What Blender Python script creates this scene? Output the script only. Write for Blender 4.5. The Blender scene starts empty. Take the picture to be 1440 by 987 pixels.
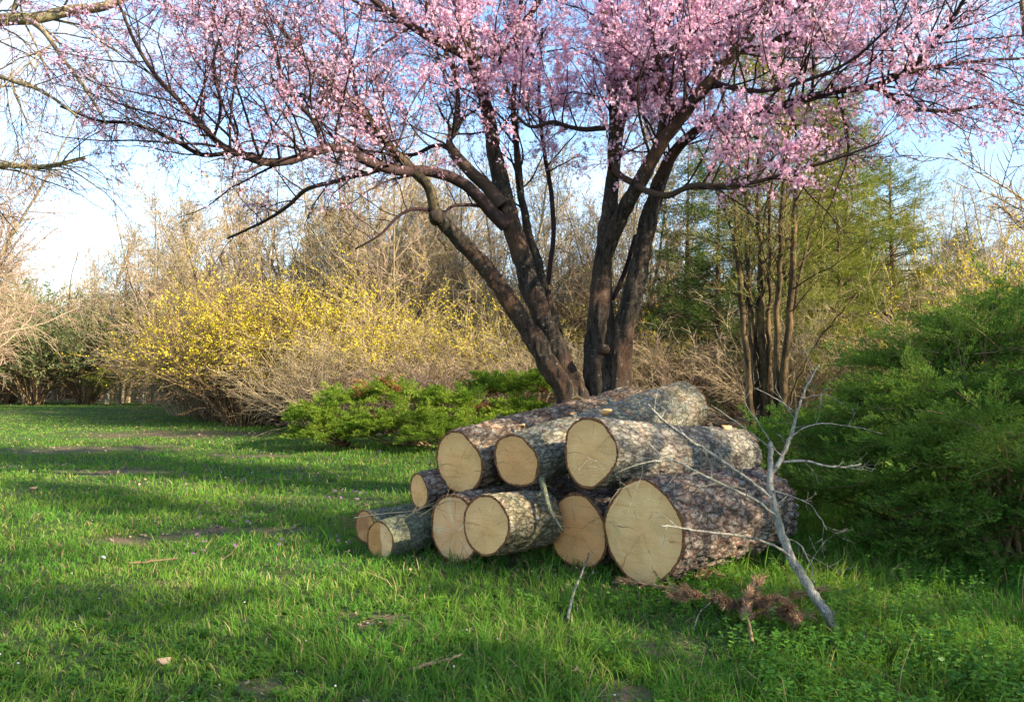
import bpy, math, random
import numpy as np
from mathutils import Vector, Matrix

# ------------------------------------------------------------------ camera, world, sun
scene = bpy.context.scene
FPX, CX, CY = 1130.0, 720.0, 493.5
PITCH = math.radians(1.95)
CAMH = 1.25
cam_d = bpy.data.cameras.new('camera'); cam = bpy.data.objects.new('camera', cam_d)
scene.collection.objects.link(cam); scene.camera = cam
cam_d.sensor_width = 36.0; cam_d.lens = 36.0*FPX/1440.0
cam_d.clip_start = 0.05; cam_d.clip_end = 3000
cam.location = (0, 0, CAMH); cam.rotation_euler = (math.radians(90)+PITCH, 0, 0)

SUN_AZ = math.radians(-27)      # measured from +X (right of the picture) towards +Y (away from the camera)
SUN_EL = math.radians(27)
sdir = Vector((math.cos(SUN_EL)*math.cos(SUN_AZ), math.cos(SUN_EL)*math.sin(SUN_AZ), math.sin(SUN_EL)))
sun_d = bpy.data.lights.new('sun', 'SUN'); sun = bpy.data.objects.new('sun', sun_d)
scene.collection.objects.link(sun)
sun_d.energy = 5.0; sun_d.angle = math.radians(0.5); sun_d.color = (1.0, 0.87, 0.66)
sun.rotation_euler = (-sdir).to_track_quat('-Z', 'Y').to_euler(); sun.location = (20, 0, 20)

w = bpy.data.worlds.new('World'); scene.world = w; w.use_nodes = True
nt = w.node_tree; nt.nodes.clear()
out = nt.nodes.new('ShaderNodeOutputWorld'); bg = nt.nodes.new('ShaderNodeBackground')
sky = nt.nodes.new('ShaderNodeTexSky'); sky.sky_type = 'NISHITA'; sky.sun_disc = False
sky.sun_elevation = SUN_EL; sky.sun_rotation = math.radians(90)-SUN_AZ
sky.air_density = 1.0; sky.dust_density = .1; sky.ozone_density = 2.5
tc = nt.nodes.new('ShaderNodeTexCoord'); mp = nt.nodes.new('ShaderNodeMapping')
mp.inputs['Scale'].default_value = (1.6, 1.6, 4.0)
nz = nt.nodes.new('ShaderNodeTexNoise'); nz.inputs['Scale'].default_value = 1.7
nz.inputs['Detail'].default_value = 7; nz.inputs['Roughness'].default_value = 0.6
rp = nt.nodes.new('ShaderNodeValToRGB')
rp.color_ramp.elements[0].position = 0.50; rp.color_ramp.elements[1].position = 0.70
mx = nt.nodes.new('ShaderNodeMix'); mx.data_type = 'RGBA'
ml = nt.nodes.new('ShaderNodeMath'); ml.operation = 'MULTIPLY'; ml.inputs[1].default_value = 0.55
nt.links.new(tc.outputs['Generated'], mp.inputs['Vector']); nt.links.new(mp.outputs[0], nz.inputs['Vector'])
nt.links.new(nz.outputs['Fac'], rp.inputs['Fac']); nt.links.new(rp.outputs['Color'], ml.inputs[0])
nt.links.new(ml.outputs[0], mx.inputs['Factor']); nt.links.new(sky.outputs[0], mx.inputs['A'])
mx.inputs['B'].default_value = (3.9, 3.9, 3.85, 1)
nt.links.new(mx.outputs['Result'], bg.inputs['Color']); bg.inputs['Strength'].default_value = 0.125
nt.links.new(bg.outputs[0], out.inputs['Surface'])

vs = scene.view_settings
vs.view_transform = 'Standard'; vs.look = 'None'; vs.gamma = 1.0; vs.use_curve_mapping = False
vs.exposure = 1.78
cy = scene.cycles
cy.max_bounces = 5; cy.diffuse_bounces = 3; cy.glossy_bounces = 1; cy.transmission_bounces = 3
cy.transparent_max_bounces = 4; cy.caustics_reflective = False; cy.caustics_refractive = False
cy.use_denoising = True
try: cy.denoiser = 'OPENIMAGEDENOISE'
except Exception: pass
cy.sample_clamp_indirect = 4

# ------------------------------------------------------------------ helpers
def W(px, py, Y):
    a = (px-CX)/FPX; b = (CY-py)/FPX
    dy = math.cos(PITCH)-b*math.sin(PITCH); dz = math.sin(PITCH)+b*math.cos(PITCH)
    return np.array([a*Y/dy, Y, CAMH+dz*Y/dy])
RP = lambda px, Y: px*Y/FPX

def hsh(i, j, k, seed):
    n = (i.astype(np.int64)*374761393 + j.astype(np.int64)*668265263 + k.astype(np.int64)*2147483647 + seed*1274126177) & 0xffffffff
    n = ((n ^ (n >> 13))*1274126177) & 0xffffffff
    return ((n ^ (n >> 16)) & 0xffff)/65535.0
def vnoise(x, y, z=None, seed=0):
    x = np.asarray(x, float); y = np.asarray(y, float)
    z = np.zeros_like(x) if z is None else np.asarray(z, float)
    i = np.floor(x); j = np.floor(y); k = np.floor(z)
    fx, fy, fz = x-i, y-j, z-k
    fx = fx*fx*(3-2*fx); fy = fy*fy*(3-2*fy); fz = fz*fz*(3-2*fz)
    r = 0
    for a in (0, 1):
        for b in (0, 1):
            for c in (0, 1):
                r = r + hsh(i+a, j+b, k+c, seed)*(fx if a else 1-fx)*(fy if b else 1-fy)*(fz if c else 1-fz)
    return r
def gz(x, y):
    x = np.asarray(x, float); y = np.asarray(y, float)
    d = np.clip((np.hypot(x, y)-2)/8, 0, 1)
    r = (vnoise(x*.45+9, y*.45, seed=3)-.5)*.05 + (vnoise(x*.12, y*.12, seed=4)-.5)*.14*d
    inp = np.exp(-(((x-.6)/1.8)**2+((y-5.9)/1.4)**2))
    return r*(1-.8*inp)

C = scene.collection
def setp(o, label=None, cat=None, group=None, kind=None):
    if label: o['label'] = label
    if cat: o['category'] = cat
    if group: o['group'] = group
    if kind: o['kind'] = kind
    return o
def thing(name, loc, label, cat, group=None, rotz=0):
    o = bpy.data.objects.new(name, None); C.objects.link(o); o.empty_display_size = .2
    o.location = [float(v) for v in loc]; o.rotation_euler = (0, 0, rotz)
    return setp(o, label, cat, group)

def make_mesh(name, V, faces_by_n, mats, mat_idx=None, smooth=True):
    """faces_by_n: list of (F,n) int arrays"""
    me = bpy.data.meshes.new(name)
    V = np.asarray(V, np.float32)
    me.vertices.add(len(V)); me.vertices.foreach_set('co', V.ravel())
    loops = np.concatenate([f.ravel() for f in faces_by_n]).astype(np.int32)
    tot = np.concatenate([np.full(len(f), f.shape[1], np.int32) for f in faces_by_n])
    st = np.concatenate([[0], np.cumsum(tot)[:-1]]).astype(np.int32)
    me.loops.add(len(loops)); me.loops.foreach_set('vertex_index', loops)
    me.polygons.add(len(tot)); me.polygons.foreach_set('loop_start', st); me.polygons.foreach_set('loop_total', tot)
    if mat_idx is not None: me.polygons.foreach_set('material_index', np.asarray(mat_idx, np.int32))
    if smooth: me.polygons.foreach_set('use_smooth', np.ones(len(tot), bool))
    for m in mats: me.materials.append(m)
    me.update(calc_edges=True)
    return me
def link(name, me, parent=None):
    o = bpy.data.objects.new(name, me); C.objects.link(o)
    if parent is not None: o.parent = parent
    return o

class Buf:
    def __init__(s): s.V = []; s.F = {}; s.n = 0; s.tubes = {}
    def add(s, V, F):
        V = np.asarray(V, float).reshape(-1, 3); F = np.asarray(F, np.int64)
        s.V.append(V); s.F.setdefault(F.shape[1], []).append(F+s.n); s.n += len(V)
    def tube(s, pts, rad, sides=4):
        s.tubes.setdefault((len(pts), sides), []).append((pts, rad))
    def flush(s):
        for (k, sd), L in s.tubes.items():
            P = np.array([l[0] for l in L], float); R = np.array([l[1] for l in L], float)
            T = np.gradient(P, axis=1); T /= np.linalg.norm(T, axis=2, keepdims=True)+1e-9
            M = P[:, -1]-P[:, 0]; M /= np.linalg.norm(M, axis=1, keepdims=True)+1e-9
            ref = np.where(np.abs(M[:, 2:3]) < .75, np.array([[0, 0, 1.]]), np.array([[1., 0, 0]]))
            U = np.cross(T, ref[:, None, :]); U /= np.linalg.norm(U, axis=2, keepdims=True)+1e-9
            Wv = np.cross(T, U)
            a = np.arange(sd)*2*math.pi/sd
            V = P[:, :, None, :]+R[:, :, None, None]*(np.cos(a)[None, None, :, None]*U[:, :, None, :]+np.sin(a)[None, None, :, None]*Wv[:, :, None, :])
            N = len(L); base = (np.arange(N)*k*sd)[:, None, None]
            i = np.arange(k-1)[None, :, None]; j = np.arange(sd)[None, None, :]; j2 = (j+1) % sd
            q = np.stack([base+i*sd+j+0*j2, base+i*sd+j2, base+(i+1)*sd+j2, base+(i+1)*sd+j], -1).reshape(-1, 4)
            s.add(V.reshape(-1, 3), q)
            if sd > 3:
                cap = (np.arange(N)*k*sd)[:, None]+(k-1)*sd+np.arange(sd)[None, :]
                s.F.setdefault(sd, []).append(cap+s.n-N*k*sd)
        s.tubes = {}
    def leaves(s, P, D, Nn, L, Wd, fold=0.0, droop=0.0):
        """diamond leaves: base P, direction D, side from normal Nn"""
        P = np.asarray(P, float); n = len(P)
        if n == 0: return
        D = D/(np.linalg.norm(D, axis=1, keepdims=True)+1e-9)
        S = np.cross(D, Nn); S /= np.linalg.norm(S, axis=1, keepdims=True)+1e-9
        L = np.broadcast_to(np.asarray(L, float), (n,))[:, None]; Wd = np.broadcast_to(np.asarray(Wd, float), (n,))[:, None]
        m = P+D*L*.45
        tip = P+D*L; tip[:, 2] -= (droop*L[:, 0])
        V = np.stack([P, m+S*Wd*.5, tip, m-S*Wd*.5], 1)
        s.add(V.reshape(-1, 3), np.arange(n*4).reshape(n, 4))
    def mesh(s, name, mats, origin=(0, 0, 0), smooth=True):
        s.flush()
        V = np.concatenate(s.V)-np.asarray(origin, float)[None, :]
        return make_mesh(name, V, [np.concatenate(f) for f in s.F.values()], mats if isinstance(mats, list) else [mats], smooth=smooth)
    def build(s, name, mats, parent=None, origin=(0, 0, 0), smooth=True):
        return link(name, s.mesh(name, mats, origin, smooth), parent)

# ------------------------------------------------------------------ materials
def newmat(name):
    m = bpy.data.materials.new(name); m.use_nodes = True
    t = m.node_tree; t.nodes.clear()
    o = t.nodes.new('ShaderNodeOutputMaterial')
    return m, t, o
def N(t, typ, **kw):
    n = t.nodes.new(typ)
    for k, v in kw.items():
        if k in n.inputs.keys() if hasattr(n.inputs, 'keys') else False: n.inputs[k].default_value = v
        else: setattr(n, k, v)
    return n
def ramp(t, stops, interp='LINEAR'):
    r = t.nodes.new('ShaderNodeValToRGB'); cr = r.color_ramp; cr.interpolation = interp
    while len(cr.elements) < len(stops): cr.elements.new(.5)
    for e, (p, c) in zip(cr.elements, stops):
        e.position = p; e.color = (c[0], c[1], c[2], 1) if not isinstance(c, (int, float)) else (c, c, c, 1)
    return r
def mixc(t, fac, a, b, blend='MIX'):
    m = t.nodes.new('ShaderNodeMix'); m.data_type = 'RGBA'; m.blend_type = blend
    for key, v in (('Factor', fac), ('A', a), ('B', b)):
        if isinstance(v, (int, float)): m.inputs[key].default_value = v if key == 'Factor' else (v, v, v, 1)
        elif isinstance(v, tuple): m.inputs[key].default_value = (v[0], v[1], v[2], 1)
        else: t.links.new(v, m.inputs[key])
    return m.outputs['Result']
def noise(t, vec, scale, detail=3, rough=.55, dist=0):
    n = t.nodes.new('ShaderNodeTexNoise'); n.inputs['Scale'].default_value = scale
    n.inputs['Detail'].default_value = detail; n.inputs['Roughness'].default_value = rough
    n.inputs['Distortion'].default_value = dist
    if vec is not None: t.links.new(vec, n.inputs['Vector'])
    return n.outputs['Fac']
def coords(t, scale=(1, 1, 1), kind='Object'):
    c = t.nodes.new('ShaderNodeTexCoord'); m = t.nodes.new('ShaderNodeMapping'); m.inputs['Scale'].default_value = scale
    t.links.new(c.outputs[kind], m.inputs['Vector']); return m.outputs[0]

def leafmat(name, cols, transl=.35, patch=None, pscale=.6, gloss=0.0, tcol=None):
    """cols: ramp colours picked per leaf; patch: colour mixed in by a broad noise"""
    m, t, o = newmat(name)
    g = t.nodes.new('ShaderNodeNewGeometry')
    r = ramp(t, [(i/max(1, len(cols)-1), c) for i, c in enumerate(cols)])
    t.links.new(g.outputs['Random Per Island'], r.inputs['Fac'])
    col = r.outputs['Color']
    if patch:
        nf = noise(t, coords(t), pscale, 3)
        rr = ramp(t, [(.42, 0), (.62, 1)]); t.links.new(nf, rr.inputs['Fac'])
        mm = t.nodes.new('ShaderNodeMath'); mm.operation = 'MULTIPLY'; mm.inputs[1].default_value = .7
        t.links.new(rr.outputs['Color'], mm.inputs[0])
        col = mixc(t, mm.outputs[0], col, patch)
    d = t.nodes.new('ShaderNodeBsdfDiffuse'); tr = t.nodes.new('ShaderNodeBsdfTranslucent')
    t.links.new(col, d.inputs['Color'])
    tcv = mixc(t, 1.0, col, tcol or (1.25, 1.2, .6), 'MULTIPLY'); t.links.new(tcv, tr.inputs['Color'])
    ms = t.nodes.new('ShaderNodeMixShader'); ms.inputs[0].default_value = transl
    t.links.new(d.outputs[0], ms.inputs[1]); t.links.new(tr.outputs[0], ms.inputs[2])
    last = ms.outputs[0]
    if gloss:
        gl = t.nodes.new('ShaderNodeBsdfGlossy'); gl.inputs['Roughness'].default_value = .45
        gl.inputs['Color'].default_value = (.9, .95, 1, 1)
        m2 = t.nodes.new('ShaderNodeMixShader'); m2.inputs[0].default_value = gloss
        t.links.new(last, m2.inputs[1]); t.links.new(gl.outputs[0], m2.inputs[2]); last = m2.outputs[0]
    t.links.new(last, o.inputs['Surface'])
    return m
def barkmat(name, c1, c2, c3=None, scale=14, zsc=.25, bump=.5, spot=None):
    m, t, o = newmat(name)
    v = coords(t, (1, 1, zsc))
    n1 = noise(t, v, scale, 5, .65, .6); v2 = coords(t); n2 = noise(t, v2, 1.6, 3)
    r = ramp(t, [(.35, c1), (.65, c2)]); t.links.new(n1, r.inputs['Fac'])
    col = r.outputs['Color']
    if c3:
        rr = ramp(t, [(.48, 0), (.66, 1)]); t.links.new(n2, rr.inputs['Fac']); col = mixc(t, rr.outputs['Color'], col, c3)
    nf_ = noise(t, coords(t, (1, 1, zsc*1.6)), scale*4, 4, .75, .4); fr_ = ramp(t, [(.38, .45), (.56, 1.15)]); t.links.new(nf_, fr_.inputs['Fac'])
    col = mixc(t, .8, col, fr_.outputs['Color'], 'MULTIPLY')
    if spot:
        n3 = noise(t, v2, 26, 2); rs = ramp(t, [(.66, 0), (.7, 1)]); t.links.new(n3, rs.inputs['Fac'])
        col = mixc(t, rs.outputs['Color'], col, spot)
    b = t.nodes.new('ShaderNodeBump'); b.inputs['Strength'].default_value = bump; b.inputs['Distance'].default_value = .02
    t.links.new(mixc(t, .45, n1, nf_), b.inputs['Height'])
    p = t.nodes.new('ShaderNodeBsdfPrincipled'); p.inputs['Specular IOR Level'].default_value = .12; p.inputs['Roughness'].default_value = .85
    t.links.new(col, p.inputs['Base Color']); t.links.new(b.outputs[0], p.inputs['Normal'])
    t.links.new(p.outputs[0], o.inputs['Surface'])
    return m
def twigmat(name, cols):
    m, t, o = newmat(name)
    g = t.nodes.new('ShaderNodeNewGeometry')
    r = ramp(t, [(i/max(1, len(cols)-1), c) for i, c in enumerate(cols)]); t.links.new(g.outputs['Random Per Island'], r.inputs['Fac'])
    d = t.nodes.new('ShaderNodeBsdfDiffuse'); t.links.new(r.outputs['Color'], d.inputs['Color'])
    t.links.new(d.outputs[0], o.inputs['Surface']); return m

M = {}
M['plum_bark'] = barkmat('plum_bark', (.012, .010, .008), (.075, .058, .042), (.085, .048, .03), 22, .2, 1.0, (.15, .15, .11))
M['plum_moss'] = barkmat('plum_moss', (.025, .02, .012), (.09, .07, .04), (.12, .10, .03), 16, .22, .9)
M['plum_twig'] = twigmat('plum_twig', [(.022, .014, .014), (.05, .032, .032), (.08, .055, .04)])
M['blossom'] = leafmat('blossom', [(.74, .40, .54), (.87, .58, .70), (.92, .70, .80), (.66, .32, .46), (.94, .82, .88)], .5, tcol=(1.03, .93, 1.03))
M['redleaf'] = leafmat('redleaf', [(.13, .02, .025), (.22, .04, .03), (.30, .08, .04)], .4, tcol=(1.3, .8, .6))
M['grass'] = leafmat('grass', [(.045, .15, .022), (.08, .225, .03), (.125, .29, .042), (.06, .185, .028), (.25, .33, .08)], .45, (.19, .30, .045), .8, .0)
M['dry'] = leafmat('dry', [(.30, .22, .10), (.42, .33, .17), (.25, .17, .08), (.36, .30, .12)], .3, tcol=(1, 1, .8))
M['weed'] = leafmat('weed', [(.05, .15, .015), (.08, .20, .02), (.13, .27, .03), (.07, .17, .018)], .4, None, gloss=.02)
M['juniper'] = leafmat('juniper', [(.035, .10, .028), (.075, .165, .035), (.12, .22, .04), (.20, .30, .055)], .36, (.17, .26, .045), 2.2, .0)
M['juniper_lime'] = leafmat('juniper_lime', [(.15, .24, .035), (.23, .32, .045), (.32, .39, .06), (.11, .19, .03)], .42, (.07, .15, .02), 2.2)
M['juniper_tip'] = leafmat('juniper_tip', [(.16, .26, .045), (.24, .34, .06), (.32, .40, .08)], .3, (.06, .14, .03), 2.5)
M['jun_rust'] = leafmat('jun_rust', [(.28, .12, .05), (.36, .19, .08), (.2, .09, .04)], .3, tcol=(1, .9, .7))
M['pine'] = leafmat('pine', [(.07, .11, .02), (.12, .16, .03), (.18, .20, .04), (.10, .14, .03)], .35, (.22, .22, .05), .4)
M['pine_dark'] = leafmat('pine_dark', [(.04, .075, .025), (.06, .10, .03), (.09, .13, .035)], .3)
M['forsythia'] = leafmat('forsythia', [(.52, .42, .03), (.66, .54, .04), (.74, .62, .08), (.44, .36, .03)], .4, tcol=(1.1, 1.05, .5))
M['bud'] = leafmat('bud', [(.22, .25, .05), (.30, .30, .08), (.36, .33, .10)], .4)
M['olive_leaf'] = leafmat('olive_leaf', [(.13, .18, .06), (.20, .24, .10), (.27, .30, .15)], .35)
M['tan_bark'] = barkmat('tan_bark', (.13, .095, .06), (.30, .23, .14), (.20, .19, .10), 12, .2, .5)
M['pale_bark'] = barkmat('pale_bark', (.22, .18, .13), (.42, .36, .26), None, 12, .2, .4)
M['tan_twig'] = twigmat('tan_twig', [(.20, .145, .085), (.33, .25, .15), (.42, .34, .21), (.26, .19, .10)])
M['rose_twig'] = twigmat('rose_twig', [(.24, .16, .11), (.38, .27, .19), (.45, .34, .23)])
M['brown_twig'] = twigmat('brown_twig', [(.11, .07, .04), (.20, .135, .075), (.30, .21, .11)])
M['olive_twig'] = twigmat('olive_twig', [(.12, .11, .04), (.20, .18, .07), (.28, .24, .10)])
M['stem_bark'] = barkmat('stem_bark', (.022, .015, .009), (.11, .075, .038), (.17, .11, .05), 10, .2, .7)
M['grey_branch'] = barkmat('grey_branch', (.13, .115, .09), (.40, .37, .31), (.25, .25, .17), 45, .3, .8, (.42, .42, .35))
M['needle_brown'] = leafmat('needle_brown', [(.20, .11, .06), (.34, .19, .11), (.48, .31, .18), (.14, .075, .045)], .2, tcol=(1, .9, .8))
M['petal'] = leafmat('petal', [(.75, .68, .72), (.85, .8, .82)], .3, tcol=(1, 1, 1))
M['purple'] = leafmat('purple', [(.16, .09, .16), (.26, .14, .24), (.2, .16, .12)], .3, tcol=(1, 1, 1))
M['chip'] = leafmat('chip', [(.20, .12, .07), (.45, .30, .17), (.12, .07, .05), (.60, .42, .24)], .0)
M['litter'] = leafmat('litter', [(.32, .22, .14), (.42, .31, .21), (.24, .15, .09)], .2, tcol=(1, 1, .8))

def groundmat():
    m, t, o = newmat('lawn')
    v = coords(t)
    n1 = noise(t, v, 1.3, 5, .6); n2 = noise(t, v, 24, 4, .7); n3 = noise(t, v, .28, 3)
    r1 = ramp(t, [(.38, (.032, .048, .014)), (.62, (.07, .11, .028))]); t.links.new(n2, r1.inputs['Fac'])
    r2 = ramp(t, [(.56, 0), (.68, 1)]); t.links.new(n1, r2.inputs['Fac'])
    col = mixc(t, r2.outputs['Color'], r1.outputs['Color'], (.11, .085, .045))
    a = t.nodes.new('ShaderNodeAttribute'); a.attribute_name = 'soil'
    col = mixc(t, a.outputs['Fac'], col, mixc(t, n2, (.07, .045, .028), (.22, .155, .10)))
    b = t.nodes.new('ShaderNodeBump'); b.inputs['Strength'].default_value = .8; b.inputs['Distance'].default_value = .03
    t.links.new(n2, b.inputs['Height'])
    p = t.nodes.new('ShaderNodeBsdfPrincipled'); p.inputs['Specular IOR Level'].default_value = .12; p.inputs['Roughness'].default_value = .95
    t.links.new(col, p.inputs['Base Color']); t.links.new(b.outputs[0], p.inputs['Normal'])
    t.links.new(p.outputs[0], o.inputs['Surface']); return m
M['ground'] = groundmat()

# ------------------------------------------------------------------ ground
# bare patches of the photo: (px,py, half width m, half depth m)
BARE = [(385, 742, .28, .14), (290, 745, .30, .18), (200, 757, .30, .12), (140, 667, .75, .22), (150, 632, 1.2, .8), (60, 635, .7, .6),
        (370, 965, .14, .07), (350, 640, .6, .25), (520, 872, .16, .06), (880, 975, .1, .05), (250, 610, 2.2, 1.0)]
BW = []
for px, py, a, b in BARE:
    Y = CAMH*FPX/(py-532.); p = W(px, py, Y); BW.append((p[0], Y, a*1.35, b*1.3+.12))
def soil(x, y):
    s = np.zeros_like(x)
    wob = vnoise(x*4, y*4, seed=11)*1.1+vnoise(x*15, y*15, seed=12)*.6
    for cx, cy_, a, b in BW:
        s = np.maximum(s, np.clip(1.75-((x-cx)/a)**2-((y-cy_)/b)**2-wob, 0, 1))
    s = np.maximum(s, np.clip((vnoise(x*1.9, y*1.9, seed=13)*.8+vnoise(x*7, y*7, seed=14)*.35-.90)*5, 0, .6)*(y < 12))
    return s
def wood_floor(x, y):
    # 1 where the lawn gives way to wood
    px = CX+x/np.maximum(y, .5)*FPX
    edge = np.interp(px, [-400, 200, 300, 420, 620, 800, 1100, 1500, 2200], [47, 44, 25, 20, 15.5, 12.5, 14.5, 14, 14])
    return np.clip((y-edge+vnoise(x, y, seed=6)*1.5)/1.5, 0, 1)
rad = np.concatenate([np.linspace(.6, 14, 110), np.geomspace(14.2, 900, 60)])
ang = np.linspace(0, 2*math.pi, 361)[:-1]
# finer towards the view
ang = ang+0.0
X = rad[:, None]*np.sin(ang)[None, :]; Yv = rad[:, None]*np.cos(ang)[None, :]
Z = gz(X, Yv)
V = np.stack([X, Yv, Z], -1).reshape(-1, 3); V = np.concatenate([V, [[0, 0, 0]]])
nr, na = X.shape
i = np.arange(nr-1)[:, None]; j = np.arange(na)[None, :]; j2 = (j+1) % na
Q = np.stack([i*na+j, (i+1)*na+j, (i+1)*na+j2, i*na+j2], -1).reshape(-1, 4)[:, ::-1]
T3 = np.stack([np.full(na, nr*na), np.arange(na), (np.arange(na)+1) % na], -1)[:, ::-1]
me = make_mesh('ground', V, [Q, T3], [M['ground']])
at = me.attributes.new('soil', 'FLOAT', 'POINT')
sv = np.maximum(soil(V[:, 0], V[:, 1]), wood_floor(V[:, 0], V[:, 1])*.8)
at.data.foreach_set('value', sv.astype(np.float32))
setp(link('ground', me), kind='structure')

# ------------------------------------------------------------------ grass
def grass(rng, n, y0, y1, spread=.80):
    Y = np.exp(rng.uniform(math.log(y0), math.log(y1), n)); X = rng.uniform(-1, 1, n)*(spread*Y+.3)
    # gather blades into tufts
    gx = np.floor(X/.09)+.5; gy = np.floor(Y/.09)+.5
    jx = (hsh(gx, gy, gx*0, 5)-.5)*.09; jy = (hsh(gx, gy, gx*0, 6)-.5)*.09
    pull = rng.uniform(0, .75, n)*(Y < 11)
    X = X+(gx*.09+jx-X)*pull; Y = Y+(gy*.09+jy-Y)*pull
    s = soil(X, Y); wf = wood_floor(X, Y)
    lush = vnoise(X*1.3, Y*1.3, seed=21)*.6+vnoise(X*4.5, Y*4.5, seed=22)*.5
    keep = (rng.random(n) > s*1.2) & (rng.random(n) > wf*.97) & (rng.random(n) < .35+lush*1.1)
    X, Y, lush, s = X[keep], Y[keep], lush[keep], s[keep]; n = len(X)
    h = rng.gamma(6, 1/6., n)*(.026+.05*lush)*np.interp(X/Y, [-.6, -.1, .3, .6], [.85, .95, 1.25, 1.4])*(1-.55*np.clip(s*3, 0, 1))
    h *= 1-.5*np.exp(-(((X-1.1)/.45)**2+((Y-3.95)/.3)**2))
    h *= 1-.4*np.clip((Y-14)/10, 0, 1)
    tall = rng.random(n) < .03; h[tall] *= 1.7
    wd = .0042*np.maximum(Y/4., 1)**.8*rng.uniform(.7, 1.3, n)
    az = rng.uniform(0, 2*math.pi, n)
    # local lie of the blades, so that the turf has a nap
    lie = vnoise(X*2.2, Y*2.2, seed=31)*4*math.pi
    az = np.where(rng.random(n) < .45, lie+rng.normal(0, .6, n), az)
    lean = np.clip(rng.gamma(2.2, .36, n), .05, 1.7)
    dx, dy = np.cos(az), np.sin(az); fz = rng.uniform(0, 2*math.pi, n)
    sx, sy = np.cos(fz), np.sin(fz)
    Zb = gz(X, Y)-.004
    V = []
    for tt, ws in ((0, .8), (.45, 1.0), (.8, .6)):
        off = lean*h*tt**1.9; zz = Zb+h*(tt-.22*lean*tt**2)
        for sg in (-1, 1):
            V.append(np.stack([X+dx*off+sg*sx*wd*ws*.5, Y+dy*off+sg*sy*wd*ws*.5, zz], -1))
    V.append(np.stack([X+dx*lean*h, Y+dy*lean*h, Zb+h*(1-.3*lean)], -1))
    V = np.stack(V, 1)
    b = (np.arange(n)*7)[:, None]
    q = np.concatenate([b+np.array([0, 1, 3, 2]), b+np.array([2, 3, 5, 4])]); t3 = b+np.array([4, 5, 6])
    return V.reshape(-1, 3), q, t3
rng = np.random.default_rng(7)
V, q, t3 = grass(rng, 420000, 2.3, 46)
setp(link('grass', make_mesh('grass', V, [q, t3], [M['grass']])), 'fine green lawn grass under the log pile and across the clearing', 'grass', kind='stuff')
V, q, t3 = grass(rng, 42000, 2.3, 40)
setp(link('dry_grass', make_mesh('dry_grass', V, [q, t3], [M['dry']])), 'straw coloured dead blades mixed into the green lawn', 'dry grass', kind='stuff')

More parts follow.
